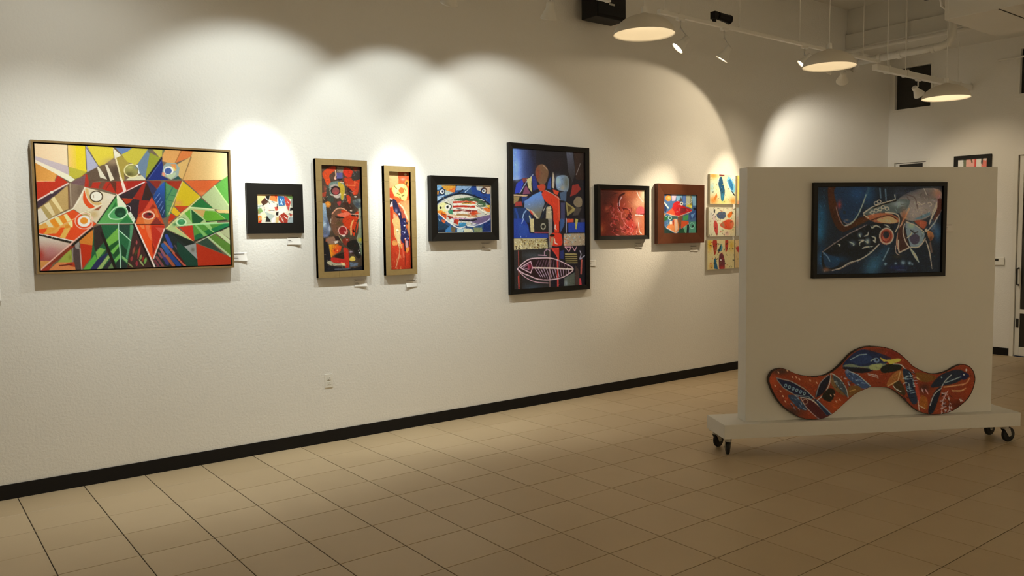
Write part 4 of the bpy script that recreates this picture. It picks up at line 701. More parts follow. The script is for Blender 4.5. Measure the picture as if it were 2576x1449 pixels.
def art_c2(a):
    a.crop(1760, 420, 5.364); _mini_bg(a, 'd4c490')
    a.b('d8b468', 420, 800, 80, 120, .6).b('c8bca0', 160, 640, 60, 80, .7).s('485058', 230, 640, 270, 610, 340, 610, 355, 660, 320, 700, 250, 690).s('d4641c', 370, 650, 430, 600, 440, 640, 400, 690).s('c84420', 275, 780, 360, 715, 440, 720, 460, 780, 420, 840, 340, 830).p('9c6840', 275, 780, 330, 740, 340, 820).s('b84030', 190, 780, 210, 720, 245, 780, 240, 920, 210, 880).b('c89090', 200, 690, 20, 40, .6).p('282c28', 190, 580, 210, 570, 210, 620, 195, 620).b('c88870', 370, 900, 30, 30, .7).b('d8a868', 440, 780, 30, 100, .4)
    a.dabs(['202418', '8c9850', 'b85838', '706838'], 60, 130, 555, 465, 930, 26, 1.6, seed=32, a=.8)
def art_c3(a):
    a.crop(1760, 420, 5.364); _mini_bg(a, 'd4bc78')
    a.b('d09c18', 140, 1050, 30, 80, .9).b('c89c30', 430, 1060, 40, 80, .8).s('a03420', 180, 1000, 230, 990, 235, 1100, 205, 1190, 185, 1100).s('b03824', 345, 990, 385, 990, 380, 1090, 350, 1150).s('508c8c', 250, 1130, 290, 1040, 310, 1090, 285, 1140).p('202c28', 270, 1090, 290, 1040, 285, 1110, 240, 1190).s('6c3030', 260, 1240, 290, 1160, 320, 1190, 340, 1280, 330, 1380, 270, 1380).e('e0d0d0', 287, 1255, 9, 12).p('285868', 195, 1230, 220, 1250, 250, 1380, 195, 1370).b('c03828', 300, 1360, 40, 30, .8).b('c88830', 160, 1340, 30, 50, .8)
    a.dabs(['181c18', 'c84830', '8c8440', '303028'], 50, 120, 1010, 460, 1370, 26, 1.8, seed=33, a=.85)
def art_c4(a):
    a.crop(1760, 420, 5.364); _mini_bg(a, 'd8c050')
    a.b('e4d048', 545, 250, 40, 160, .8).b('dca050', 515, 220, 18, 80, .7).b('d8c878', 540, 420, 40, 80, .8).b('d86858', 545, 480, 40, 30, .9).e('a81818', 550, 490, 14, 10).dabs(['706020', '403810', 'c8a020'], 30, 505, 130, 900, 480, 26, 1.8, seed=34, a=.85)
    a.s('28607c', 700, 200, 760, 150, 800, 260, 760, 380)
def art_c5(a):
    a.crop(1760, 420, 5.364); _mini_bg(a, 'b4a888')
    a.s('3c4838', 540, 640, 560, 570, 590, 640, 590, 780, 560, 860, 540, 760).b('c88060', 510, 750, 16, 60, .5).b('98a888', 540, 560, 50, 30, .6).dabs(['806030', '2c2c20', 'c86848'], 26, 495, 560, 900, 930, 26, 1.6, seed=35, a=.8)
    a.s('b84030', 700, 640, 780, 600, 840, 700, 760, 780)
def art_c6(a):
    a.crop(1760, 420, 5.364); _mini_bg(a, 'cca868')
    a.s('b04030', 490, 1090, 540, 1070, 580, 1110, 570, 1160, 520, 1150).b('d8b070', 520, 1030, 50, 40, .7).dabs(['404818', '8c7c30', 'c87040'], 26, 485, 1000, 900, 1350, 26, 1.6, seed=36, a=.8)
def art_deep(a):                     # dark blue fish picture on the movable wall
    a.crop(2030, 440, 5.174)
    a.p('101c24', 0, 0, 1966, 0, 1966, 1449, 0, 1449)
    a.b('14506c', 180, 560, 90, 260, .8).b('1c6480', 175, 760, 60, 130, .6).b('102c48', 640, 260, 240, 170, .8).b('184058', 800, 240, 90, 180, .8).b('0c2c48', 330, 1100, 200, 120, .8).b('1c5878', 210, 1080, 60, 110, .7).b('2c6478', 860, 1180, 110, 160, .7, 30).b('1c485c', 990, 1020, 60, 160, .6, 30)
    a.s('3c1c0c', 280, 150, 370, 150, 400, 400, 440, 560, 490, 660, 620, 590, 740, 540, 850, 560, 600, 690, 460, 740, 360, 640, 290, 420).b('54240c', 330, 330, 40, 120, .6).b('54300c', 700, 610, 110, 34, .5, -20).s('102a40', 380, 160, 780, 160, 760, 300, 700, 460, 620, 590, 520, 640, 440, 560, 400, 420).b('18446c', 660, 250, 110, 100, .6).b('882c24', 425, 390, 30, 60, .9)
    a.l('8c6450', 1.8, 380, 420, 420, 560, 480, 660, 540, 660, curve=True).l('88a0a8', 2.4, 770, 260, 720, 400, 660, 530, 580, 630, 500, 660, curve=True).l('7c6050', 1.6, 480, 610, 530, 640, 590, 610, curve=True).b('80604c', 520, 590, 30, 14, .7).l('406068', 6, 800, 180, 770, 270, a=.4).e('182428', 490, 490, 18, 20)
    a.s('706456', 1180, 330, 1400, 200, 1680, 180, 1760, 280, 1700, 420, 1560, 560, 1360, 600, 1250, 560, 1200, 480).b('8c7c68', 1440, 460, 160, 120, .7).b('54483c', 1560, 260, 130, 90, .7).b('30343c', 1240, 230, 130, 70, .8).b('18202c', 1330, 190, 120, 40, .8).b('94603c', 1700, 240, 70, 60, .8).b('8c5048', 1710, 290, 30, 40, .6)
    a.l('504038', 2.6, 1300, 260, 1400, 300, 1430, 400, 1440, 440, curve=True).l('504038', 2, 1300, 290, 1340, 340).l('a89884', 2, 1440, 350, 1490, 390, 1530, 370).l('a08c78', 2.2, 1570, 370, 1600, 360, 1620, 390, 1590, 410, curve=True).l('a89880', 1.4, 1520, 180, 1560, 270).p('4c6464', 1380, 580, 1600, 480, 1600, 520, 1480, 580)
    a.s('485048', 735, 500, 830, 430, 1000, 360, 1160, 325, 1330, 330, 1300, 440, 1180, 500, 1000, 490, 850, 540).b('8c9484', 1200, 380, 90, 40, .7).l('c8c0ac', 2.4, 735, 500, 830, 430, 1000, 365, 1150, 325).l('0c0c0c', 3.4, 860, 430, 1000, 380, 1160, 335)
    a.s('94502c', 760, 545, 860, 510, 1000, 495, 1120, 520, 1190, 570, 1180, 620, 1040, 635, 900, 620, 820, 590).s('b87c48', 900, 590, 1010, 540, 1100, 545, 1170, 580, 1160, 620, 1030, 630).l('3c1c10', 2.6, 840, 590, 960, 550, 1080, 530, 1170, 580, curve=True).l('d8b078', 2.4, 740, 520, 800, 560).l('c0a070', 2.6, 1020, 490, 1160, 510, 1200, 570, 1190, 660, 1150, 740, curve=True).l('b87850', 4, 1330, 440, 1290, 520, 1240, 620, 1200, 720, 1170, 860, 1180, 960, curve=True).b('8c4c24', 1260, 540, 40, 90, .8)
    for x, y in ((850, 490), (900, 465), (950, 450), (990, 420), (1040, 440), (900, 370), (940, 350)): a.r('b8b4a0', 1.8, x, y, 24, 20)
    a.l('a8b0a8', 2, 1140, 260, 1150, 310).l('607880', 4, 950, 180, 960, 300, a=.6).l('688088', 4, 1020, 190, 1030, 330, a=.6)
    a.s('0c1418', 205, 1000, 400, 860, 620, 740, 830, 640, 1100, 640, 1110, 720, 940, 900, 800, 1020, 640, 1110, 440, 1200, 230, 1240).l('806858', 2, 205, 1000, 360, 890, 560, 760, 780, 650).l('b0a898', 2.6, 940, 900, 830, 1010, 690, 1100, 560, 1140, 440, 1210, 330, 1240, curve=True).s('0f2c40', 215, 1010, 300, 1040, 420, 1080, 400, 1180, 250, 1200).b('103850', 400, 1100, 150, 50, .7).l('506878', 2.6, 215, 1010, 270, 1060, 300, 1120).b('78482c', 250, 1230, 50, 34, .9).l('6c5038', 1.6, 240, 1240, 420, 1230, 620, 1130)
    for pts in ((830, 660, 850, 690, 900, 660, 960, 690), (1000, 650, 1040, 660, 1080, 690), (680, 770, 700, 810), (740, 800, 790, 780, 800, 740), (670, 850, 740, 850, 690, 880, 690, 920), (760, 860, 790, 880, 780, 840), (840, 800, 890, 820, 880, 880), (860, 850, 900, 880), (550, 870, 610, 900, 600, 920), (720, 960, 760, 940, 860, 930), (400, 900, 430, 910, 420, 930)):
        a.l('98a094', 3.4, *pts, curve=True, taper=True)
    a.b('8c988c', 790, 860, 30, 40, .8).b('7c8480', 690, 780, 26, 30, .7).b('68747c', 600, 890, 40, 34, .6)
    a.e('8c3c24', 1030, 800, 92, 108).r('d0b090', 2.8, 1035, 795, 88, 100).e('1c2024', 1030, 780, 40, 44).b('b04c38', 990, 850, 40, 40, .6).r('602014', 2, 1030, 800, 60, 70)
    a.s('3c2018', 1190, 720, 1250, 660, 1290, 800, 1320, 940, 1200, 1000, 1180, 900).l('c8b09c', 2.4, 1270, 640, 1250, 740, 1280, 860, 1330, 940, curve=True).l('d0a888', 3, 1190, 850, 1190, 960, 1200, 1010, 1240, 990, 1320, 950).l('b89478', 1.8, 1150, 920, 1160, 1010, 1200, 1040, curve=True).b('342c20', 1180, 1060, 70, 30, .7)
    a.s('64706c', 1290, 610, 1400, 660, 1500, 720, 1530, 790, 1470, 920, 1360, 940, 1320, 840, 1290, 740).b('88948c', 1360, 660, 50, 40, .7).s('3c3440', 1330, 820, 1400, 770, 1460, 800, 1450, 880, 1380, 900).l('c8c0b0', 1.8, 1300, 820, 1350, 780, 1370, 740).l('201c20', 2.6, 1350, 720, 1400, 760, 1440, 740).l('d0a880', 2.2, 1340, 940, 1440, 940, 1500, 890, 1540, 820, curve=True).l('e0b890', 1.8, 1290, 610, 1420, 660, 1520, 740, curve=True)
    a.s('8c3c20', 1400, 600, 1480, 590, 1560, 620, 1520, 700, 1440, 650).b('a04c28', 1500, 640, 40, 50, .7).l('c8b4a0', 2.4, 1750, 450, 1660, 620, 1560, 740).l('b8a898', 3, 1700, 340, 1680, 440, 1620, 560, 1590, 640, curve=True).l('d0c8b8', 1.4, 1690, 360, 1640, 480, 1600, 600).e('d8d8d0', 1550, 720, 18, 20).s('4c2014', 1700, 320, 1760, 330, 1740, 480, 1640, 600, 1690, 440)
    a.b('50606c', 1650, 680, 50, 80, .7).b('24506c', 1700, 760, 50, 110, .7).s('8c5428', 1560, 740, 1620, 740, 1650, 800, 1600, 860).b('401c10', 1610, 830, 20, 34, .8).l('c8a888', 3, 1540, 840, 1570, 920, 1600, 1040, 1625, 1220, curve=True, taper=True).l('5c4434', 5, 1600, 880, 1620, 1000).l('8ca0a0', 7, 1340, 950, 1400, 1040, 1455, 1135, taper=True)
    for x, y, r_ in ((1020, 1160, 16), (1155, 1150, 16), (1250, 1140, 28), (1335, 1145, 22), (1370, 1160, 12)): a.b('8ca4a8', x, y, r_, r_, .8)
    a.l('708888', 3, 1070, 950, 1020, 1050, 990, 1110, curve=True, a=.7).b('14204c', 1180, 1200, 120, 40, .7).l('505c8c', 1.2, 1170, 1235, 1280, 1235)
def art_boom(a):                     # boomerang shaped panel
    a.crop(1910, 860, 6.586)
    a.p('7c2c10', -100, -100, 5000, -100, 5000, 1500, -100, 1500)
    a.b('a03c14', 230, 640, 90, 150, .8).b('342418', 360, 500, 170, 60, .8).b('8c3c14', 860, 660, 220, 70, .7).b('2c241c', 520, 1180, 200, 90, .8).b('a04010', 1280, 1060, 150, 140, .7)
    a.s('14182c', 290, 610, 380, 640, 560, 690, 720, 790, 900, 930, 800, 960, 600, 890, 400, 760).l('8c8c74', 1.8, 290, 610, 520, 660, 740, 780, 920, 950).l('7c806c', 1.6, 300, 640, 400, 770, 600, 890, 820, 920, 1190, 1210)
    for k in range(6): a.r('8ca0b0', 1.6, 440+k*62, 735+k*26, 17, 24, 20)
    a.s('2c3844', 480, 900, 600, 900, 720, 1010, 800, 1130, 700, 1130, 570, 1030).dabs(['98a4a8', '141c2c', '5c7080'], 26, 510, 910, 760, 1130, 60, 1.6, ang=50, spread=30, seed=41)
    a.s('481814', 700, 940, 860, 980, 1000, 1090, 1130, 1220, 1000, 1290, 860, 1170, 760, 1060).l('c8b090', 2, 690, 930, 840, 960, 980, 1060, 1120, 1220, curve=True).l('a89078', 1.6, 690, 940, 780, 1090, 900, 1210, 1000, 1290, curve=True).r('b08860', 1.6, 765, 1000, 40, 40).p('182434', 900, 960, 960, 960, 1200, 1200, 1130, 1240).l('80909c', 2.2, 960, 980, 1200, 1210)
    a.s('14141c', 930, 930, 980, 760, 1080, 620, 1180, 570, 1140, 720, 1060, 860).l('b0a88c', 2.2, 1190, 540, 1160, 720, 1070, 880, 960, 980, curve=True).l('88806c', 1.8, 1150, 560, 1010, 700, 940, 920, curve=True).s('6c4c24', 1200, 600, 1300, 740, 1420, 900, 1300, 840, 1200, 720).s('3c403c', 1210, 540, 1330, 620, 1450, 800, 1470, 930, 1380, 840, 1270, 720).l('a8a088', 1.8, 1210, 540, 1340, 630, 1440, 780, 1475, 930, curve=True).dabs(['a8a898', '202428'], 20, 1240, 590, 1430, 820, 36, 1.6, seed=42).s('1c180c', 1040, 920, 1160, 780, 1260, 840, 1180, 1000)
    a.s('18243c', 1390, 430, 1480, 280, 1640, 160, 1800, 150, 2100, 240, 2180, 300, 2000, 420, 1700, 440).s('20304c', 1500, 330, 1640, 230, 1800, 220, 1880, 320, 1700, 390).l('8c98a0', 1.8, 1510, 310, 1660, 230, 1780, 220).s('6c7050', 1390, 420, 1520, 380, 1700, 420, 1910, 390, 2120, 380, 1950, 470, 1700, 440).s('14161c', 1380, 440, 1560, 440, 1900, 470, 1700, 530, 1450, 480).s('34445c', 1430, 480, 1560, 520, 1740, 640, 1850, 750, 1700, 780, 1560, 690, 1450, 590).l('a0a8a8', 1.8, 1440, 480, 1640, 560, 1840, 740).dabs(['8ca0b8', '101828'], 24, 1480, 530, 1760, 740, 60, 1.6, ang=35, spread=30, seed=43).e('5c646c', 1460, 500, 34, 34).s('6c4418', 1480, 760, 1640, 740, 1700, 820, 1560, 890, 1480, 900).l('c08838', 1.8, 1500, 830, 1600, 800)
    for x, y in ((325, 520), (470, 490), (620, 600), (670, 630), (850, 650), (360, 830), (400, 910), (440, 1000), (270, 740), (560, 600), (960, 690), (1190, 900), (1250, 890), (1340, 970), (1280, 1000)): a.l('d08858', 3, x-14, y-16, x+8, y+16, taper=True)
    a.crop(2180, 860, 6.586)
    a.b('6c1810', 430, 220, 140, 90, .8).b('481c10', 180, 160, 120, 30, .6).e('5c6c78', 165, 320, 48, 42).e('0c1014', 170, 315, 18, 18).l('98a8b0', 1.8, 70, 330, 140, 290).s('c8a030', 220, 270, 330, 310, 530, 290, 560, 330, 400, 380, 340, 340, 280, 340).s('8c8c50', 60, 400, 230, 370, 260, 400, 200, 480, 60, 470).l('a8a890', 1.6, 20, 540, 180, 570, 190, 620).l('a8a090', 1.4, 30, 560, 170, 600).s('16180f', 240, 440, 380, 380, 560, 400, 560, 470, 380, 520, 260, 520)
    a.s('905420', 330, 730, 420, 560, 560, 480, 620, 560, 620, 700, 520, 620, 440, 720).s('3c2c14', 440, 730, 540, 650, 640, 820, 620, 900, 500, 830).l('c89858', 1.8, 350, 750, 520, 650, 560, 500).l('d0c8a8', 1.8, 440, 740, 480, 790, 570, 840).l('a8b09c', 2, 440, 380, 560, 390, 640, 460, 740, 560, curve=True)
    a.s('1c2834', 600, 470, 720, 500, 770, 620, 800, 800, 840, 1000, 760, 1040, 680, 880, 640, 700).dabs(['b0c0c4', '98a8b0', '0c1018'], 44, 630, 500, 810, 960, 80, 1.7, ang=30, spread=60, seed=44)
    a.p('a83820', 790, 650, 860, 760, 890, 940, 860, 1040, 830, 900).s('8c4810', 900, 900, 1000, 950, 1000, 1120, 880, 1080).l('d0b080', 1.8, 850, 980, 870, 1140).l('d0b080', 1.6, 860, 1060, 960, 1110).s('6c4010', 820, 520, 1080, 560, 1150, 620, 1000, 680, 860, 640).l('d89858', 3, 820, 600, 880, 640, taper=True).b('301810', 960, 780, 90, 80, .8).l('c88878', 3, 910, 780, 940, 860, taper=True).l('d08070', 3, 970, 790, 1020, 880, taper=True)
    a.s('101820', 1020, 1180, 1060, 980, 1140, 820, 1240, 760, 1180, 980, 1100, 1180).s('182028', 1060, 760, 1200, 580, 1400, 490, 1560, 480, 1640, 560, 1500, 680, 1260, 740).s('141830', 1560, 540, 1640, 520, 1700, 580, 1620, 640, 1560, 620).l('a8a898', 2, 1240, 760, 1300, 660, 1400, 560, curve=True).l('98a0a0', 1.8, 1300, 690, 1560, 590).l('b8a888', 2, 1050, 1060, 1120, 880, 1240, 780, curve=True).l('b07840', 3, 1280, 760, 1500, 730, 1640, 700, 1700, 620, curve=True).e('d0d0d0', 1610, 555, 14, 14).e('c8b8b0', 1650, 480, 14, 22).e('98b0c8', 1240, 600, 12, 12).l('c08848', 3, 1420, 820, 1560, 820, 1640, 780, curve=True).b('8c2c0c', 1700, 800, 80, 140, .7).b('401408', 1500, 1060, 150, 90, .7)
    a.dabs(['c8b8b0', 'a89888', '1c1014'], 50, 1240, 860, 1400, 1200, 60, 1.8, seed=45).l('d8c8b8', 1.8, 1540, 960, 1560, 1000).l('d8c8b8', 1.8, 1560, 960, 1580, 990).l('c89888', 1.6, 1240, 1180, 1260, 980, 1340, 830)
def art_far(a):                      # picture on the end wall
    a.crop(2220, 290, 7.236)
    a.p('b08858', 1200, 650, 2100, 650, 2100, 3200, 1200, 3200)
    a.p('b0a88c', 1340, 740, 1480, 740, 1460, 1100, 1360, 1100).p('54502c', 1470, 740, 1530, 740, 1520, 1100, 1480, 1100).p('c07850', 1530, 740, 1680, 740, 1660, 1100, 1520, 1100).p('a83420', 1680, 740, 1710, 740, 1700, 1100, 1660, 1100).p('c8a070', 1710, 740, 1800, 740, 1790, 1100, 1700, 1100).p('c05838', 1800, 820, 1950, 820, 1950, 1100, 1790, 1100).p('303020', 1800, 740, 1830, 740, 1820, 900, 1790, 880).l('e0d8c8', 2, 1860, 760, 1870, 820).l('503818', 3, 1610, 780, 1630, 860)
    for k in range(16):
        a.p(['b05030', '4c5c60', 'c8a860', '802c1c', 'd0c0a0'][k % 5], 1340+k*40, 1100+(k % 4)*60, 1400+k*40, 1100, 1420+k*30, 1500+(k % 3)*200, 1360+k*36, 1560)

# ------------------------------------------------------------------ pictures on the long wall
GRP = 'paintings along the long white wall'
def worked(fn, n, L, wd, jit, **k):
    def f(a): fn(a); a.brush(int(n*0.8), L*0.5, wd*0.7, jit, **k)
    return f
def rect(x0, x1, z0, z1): return (x0, 0.0, z0), x1-x0, z1-z0
O, W, H = rect(0.81, 2.15, 1.528, 2.436)
framed('painting', 'largest landscape painting: angular multicoloured fish and triangles, thin gold frame, leftmost', O, 0, W, H, 0.014, 0.07, M_GOLD,
       (0.024, 0.023, art_prism, 0.0032, 'd6d4c6', '6b5a44'), ycv=0.06, group=GRP)
O, W, H = rect(2.28, 2.748, 1.79, 2.191)
framed('painting', 'small square picture of abstract fish inside a very wide flat black frame', O, 0, W, H, 0.086, 0.03, M_BFRAME,
       (0.082, 0.084, art_mini, 0.0028, 'e8e6da', 'd2cdb4'), ycv=0.018, group=GRP)
O, W, H = rect(2.86, 3.335, 1.412, 2.408)
framed('painting', 'tall painting of two dark red faces in a bamboo segment frame', O, 0, W, H, 0.052, 0.045, M_BAMBOO,
       (0.05, 0.05, worked(art_mask, 1500, 11, 2.2, .22, gamma=1.08), 0.0032, 'd2ccba', '4a3c2c'), ycv=0.014, segs=(3, 6), m2=M_BAMBOO2, group=GRP)
O, W, H = rect(3.498, 3.816, 1.408, 2.374)
framed('painting', 'narrow tall orange painting with dark blue figure and yellow flower in bamboo frame', O, 0, W, H, 0.05, 0.048, M_BAMBOO,
       (0.048, 0.05, worked(art_dancer, 700, 13, 2.4, .14), 0.0032, 'e6e0cc', 'd06028'), ycv=0.016, segs=(2, 6), m2=M_BAMBOO2, group=GRP)
O, W, H = rect(3.968, 4.737, 1.704, 2.304)
framed('painting', 'painting of a striped white fish on blue in a deep black frame', O, 0, W, H, 0.075, 0.058, M_BFRAME,
       (0.07, 0.07, worked(art_bigfish, 1300, 12, 2.0, .22, gamma=1.08), 0.0034, 'c8c2ac', '2c4a68'), yi=0.046, ycv=0.034, liner=M_STEEL, lip=0.005, group=GRP)
O, W, H = rect(4.886, 5.952, 1.160, 2.656)
framed('painting', 'tallest painting: dark blue and red standing figures above a fish skeleton, black frame', O, 0, W, H, 0.05, 0.042, M_BFRAME,
       (0.046, 0.046, worked(art_figures, 1500, 14, 2.4, .16, sat=.88, gamma=1.1, soft=2), 0.0042, 'b0a68e', '1c1a20'), yi=0.034, ycv=0.022, group=GRP)
O, W, H = rect(6.06, 6.855, 1.682, 2.278)
framed('painting', 'glowing red abstract painting in a plain black frame', O, 0, W, H, 0.046, 0.06, M_BFRAME,
       (0.042, 0.042, worked(art_red, 900, 12, 2.4, .2, soft=2), 0.004, 'd0c0a0', '8c3020'), yi=0.05, ycv=0.036, group=GRP)
O, W, H = rect(7.003, 7.817, 1.627, 2.313)
framed('painting', 'painting of red fish on blue and green in a wide reddish brown wood frame', O, 0, W, H, 0.118, 0.055, M_WOODR,
       (0.112, 0.112, worked(art_redfish, 600, 10, 2.0, .16), 0.004, 'b8a88a', '3c5468'), yi=0.044, ycv=0.03, group=GRP)
def canvas(label, x0, x1, z0, z1, fn, base):
    o = thing('small_canvas', label, 'painting', (x0, 0, z0), group='six unframed fish canvases')
    wd, ht = x1-x0, z1-z0
    c = obj('stretched_canvas', box(0, wd, -0.0342, 0, 0, ht, bev=0.002), M_ORANGE, o)
    A = Art((x0, 0, z0), 0, wd, ht, -0.035, 0.0045, 'd8c8a4', base); worked(fn, 500, 9, 2.0, .16)(A)
    A.mesh('painted_surface', o)
canvas('unframed canvas of two teal fish, top of the column beside the wood frame', 7.945, 8.438, 2.094, 2.452, art_c1, 'd8cc90')
canvas('unframed canvas with a round orange fish, middle of its column', 7.92, 8.43, 1.698, 2.052, art_c2, 'd4c490')
canvas('unframed canvas of red and maroon fish heads, lowest of its column', 7.902, 8.422, 1.295, 1.652, art_c3, 'd4bc78')
canvas('yellow unframed canvas half hidden by the movable wall, top one', 8.476, 8.97, 2.094, 2.452, art_c4, 'd8c050')
canvas('grey beige unframed canvas half hidden by the movable wall, middle one', 8.455, 8.96, 1.698, 2.052, art_c5, 'b4a888')
canvas('tan unframed canvas with red spot half hidden by movable wall, bottom one', 8.436, 8.95, 1.3, 1.652, art_c6, 'cca868')

# ------------------------------------------------------------------ paper labels beside the pictures
def label(text, O, rz=0.0, w=0.115, h=0.07, curl=0.016, side=1):
    o = thing('wall_label', text, 'label', O, (0, 0, rz), 'printed paper labels beside the pictures')
    nx, nz = 10, 8; V = []; Fc = []
    for j in range(nz+1):
        for i in range(nx+1):
            u, v = i/nx, j/nz
            k = max(0, u if side > 0 else 1-u)**2.2*max(0, 1-v)**2.0
            V.append((u*w, -0.002-curl*k-0.002*(1-v)**2, v*h))
    for j in range(nz):
        for i in range(nx): Fc.append((j*(nx+1)+i, j*(nx+1)+i+1, (j+1)*(nx+1)+i+1, (j+1)*(nx+1)+i))
    p = obj('paper', (V, [], Fc), M_PAPER, o, smooth=True)
    md = p.modifiers.new('thick', 'SOLIDIFY'); md.thickness = 0.0006
    for zf, wf, th in ((0.82, 0.72, 0.0035), (0.5, 0.22, 0.003), (0.36, 0.3, 0.003)):
        obj('print_line', box(w*0.08, w*0.08+w*wf, -0.0042, -0.0026, h*zf, h*zf+th), M_INK, o)
    return o
label('paper label with curled corner right of the big gold framed painting', (2.165, 0, 1.572), w=0.112)
label('paper label below the small picture in the wide black frame', (2.612, 0, 1.693), w=0.118, h=0.072)
label('paper label below the tall bamboo framed painting of faces', (3.207, 0, 1.318), w=0.118)
label('paper label below the narrow orange bamboo framed painting', (3.72, 0, 1.288), w=0.118, h=0.072, side=-1)
label('paper label below the black framed striped fish painting', (4.562, 0, 1.61), w=0.112, curl=0.006)
label('paper label right of the tallest dark painting of figures', (5.975, 0, 1.4), w=0.1, curl=0.006)
label('paper label below the red abstract painting', (6.68, 0, 1.58), w=0.118, h=0.066, curl=0.006)
label('paper label below the wood framed red fish painting', (7.62, 0, 1.522), w=0.14, curl=0.006)
# edge of one more label at the left border of the view
label('paper label at the far left edge of the wall', (0.487, 0, 1.352), w=0.113, h=0.085, curl=0.014)

# ------------------------------------------------------------------ wall outlet
o = thing('wall_outlet', 'white double wall outlet low on the long wall', 'outlet', (2.944, 0, 0.53))
obj('plate', box(-0.036, 0.036, -0.006, 0, -0.058, 0.058, bev=0.003), M_PLASTIC, o)
for z in (0.02, -0.02):
    bm = bmesh.new(); lathe(bm, [(0, -0.001), (0.016, -0.001), (0.017, 0.0), (0.017, 0.003)], 20, Matrix.Translation((0, -0.006, z)) @ Matrix.Rotation(math.pi/2, 4, 'X'))
    s_ = obj('socket', box(-0.017, 0.017, -0.0085, -0.006, z-0.014, z+0.014, bev=0.002), M_PLASTIC, o); bm.free()
    for x, hh in ((-0.0065, 0.0045), (0.0065, 0.0035)):
        obj('slot', box(x-0.0012, x+0.0012, -0.0088, -0.008, z+0.001-hh+0.003, z+0.001+hh+0.003), M_DARK, s_)
    bm = bmesh.new(); tube(bm, (0, -0.0088, z-0.008), (0, -0.008, z-0.008), 0.0025, seg=10); obj('ground_hole', bm, M_DARK, s_)
bm = bmesh.new(); tube(bm, (0, -0.0072, 0), (0, -0.006, 0), 0.003, seg=10); obj('screw', bm, M_STEEL, o)

# ------------------------------------------------------------------ movable display wall on casters
RZ = math.radians(-30.4); PA = (5.1, -2.472, 0.0)
mw = thing('movable_wall', 'white movable display wall standing on a wheeled base', 'display wall', PA, (0, 0, RZ))
ZB, ZT, BL, BD = 0.148, 0.261, 2.52, 0.375
obj('base', box(0, BL, 0, BD, ZB, ZT, bev=0.004), M_PANEL, mw)
obj('panel', box(0.203, 2.315, 0.08, 0.235, ZT, 2.258, bev=0.004), M_PANEL, mw)
for k, (x, y, sw) in enumerate(((0.06, 0.075, 75), (0.055, 0.315, 35), (2.45, 0.085, 10), (2.455, 0.30, 20))):
    a = math.radians(sw); Mx = Matrix.Translation((x, y, 0)) @ Matrix.Rotation(a, 4, 'Z')
    bm = bmesh.new(); bx(bm, -0.045, 0.045, -0.04, 0.04, ZB-0.006, ZB)
    tube(bm, (0, 0, ZB-0.03), (0, 0, ZB-0.006), 0.028, seg=20)
    for sy in (-1, 1):
        f0 = [(-0.03, ZB-0.03), (0.03, ZB-0.03), (0.045, 0.075), (0.04, 0.05), (0.02, 0.05)]
        vs = [bm.verts.new((px, sy*(0.019+q), pz)) for q in (0, 0.003) for px, pz in f0]
        n5 = len(f0); bm.faces.new(vs[:n5]); bm.faces.new(vs[n5:][::-1])
        for i in range(n5): bm.faces.new((vs[i], vs[(i+1) % n5], vs[n5+(i+1) % n5], vs[n5+i]))
    bx(bm, -0.03, 0.03, -0.022, 0.022, ZB-0.034, ZB-0.03)
    tube(bm, (0.033, -0.028, 0.062), (0.033, 0.028, 0.062), 0.006, seg=10)
    bmesh.ops.transform(bm, matrix=Mx, verts=bm.verts[:]); c = obj('caster', bm, M_STEEL, mw)
    bm = bmesh.new()
    lathe(bm, [(0.0, -0.015), (0.03, -0.015), (0.034, -0.012), (0.05, -0.014), (0.059, -0.011), (0.062, 0), (0.059, 0.011), (0.05, 0.014), (0.034, 0.012), (0.03, 0.015), (0, 0.015)], 28, Mx @ Matrix.Translation((0.033, 0, 0.062)) @ Matrix.Rotation(math.pi/2, 4, 'X'))
    obj('wheel', bm, M_RUBBER, c, smooth=True)
    bm = bmesh.new(); tube(bm, (0.033, -0.0165, 0.062), (0.033, 0.0165, 0.062), 0.018, seg=16); bmesh.ops.transform(bm, matrix=Mx, verts=bm.verts[:]); obj('hub', bm, M_STEEL, c)
ux = np.array([math.cos(RZ), math.sin(RZ), 0]); nn = np.array([-math.sin(RZ), math.cos(RZ), 0])
def on_panel(al, dep, z): return tuple(np.array(PA)+ux*al+nn*dep+np.array([0, 0, z]))
framed('painting', 'dark blue painting of fish heads in a black frame on the movable wall', on_panel(0.732, 0.0795, 1.386), RZ, 1.118, 0.748, 0.03, 0.042, M_BFRAME,
       (0.038, 0.032, worked(art_deep, 2200, 13, 2.2, .24, sat=.8, gamma=1.12, soft=2), 0.0036, '84765c', '101c24'), ycv=0.028, group='paintings on other walls')
label('paper label right of the dark blue painting on the movable wall', on_panel(1.862, 0.0795, 1.735), RZ, w=0.075, h=0.07, curl=0.003)

# boomerang shaped art leaning on the display wall
E1 = [(150, 640), (190, 530), (260, 470), (370, 450), (470, 475), (560, 520), (680, 560), (860, 585), (1050, 570), (1180, 520), (1300, 430), (1400, 330), (1500, 220), (1620, 140), (1750, 95), (1860, 82)]
E2 = [(60, 85), (200, 90), (380, 120), (530, 190), (650, 290), (760, 400), (900, 480), (1060, 535), (1200, 535), (1350, 490), (1470, 420), (1580, 385), (1680, 400), (1760, 470), (1800, 570), (1800, 680), (1760, 820), (1680, 960), (1560, 1070), (1440, 1150), (1300, 1200), (1150, 1218), (1020, 1210), (880, 1170), (770, 1100), (660, 990), (540, 880), (420, 800), (300, 765), (80, 760)]
E3 = [(1790, 785), (1680, 830), (1560, 900), (1460, 990), (1350, 1090), (1250, 1180), (1120, 1260), (980, 1298), (820, 1298), (680, 1270), (560, 1210), (430, 1120), (330, 1020), (250, 900), (190, 780)]
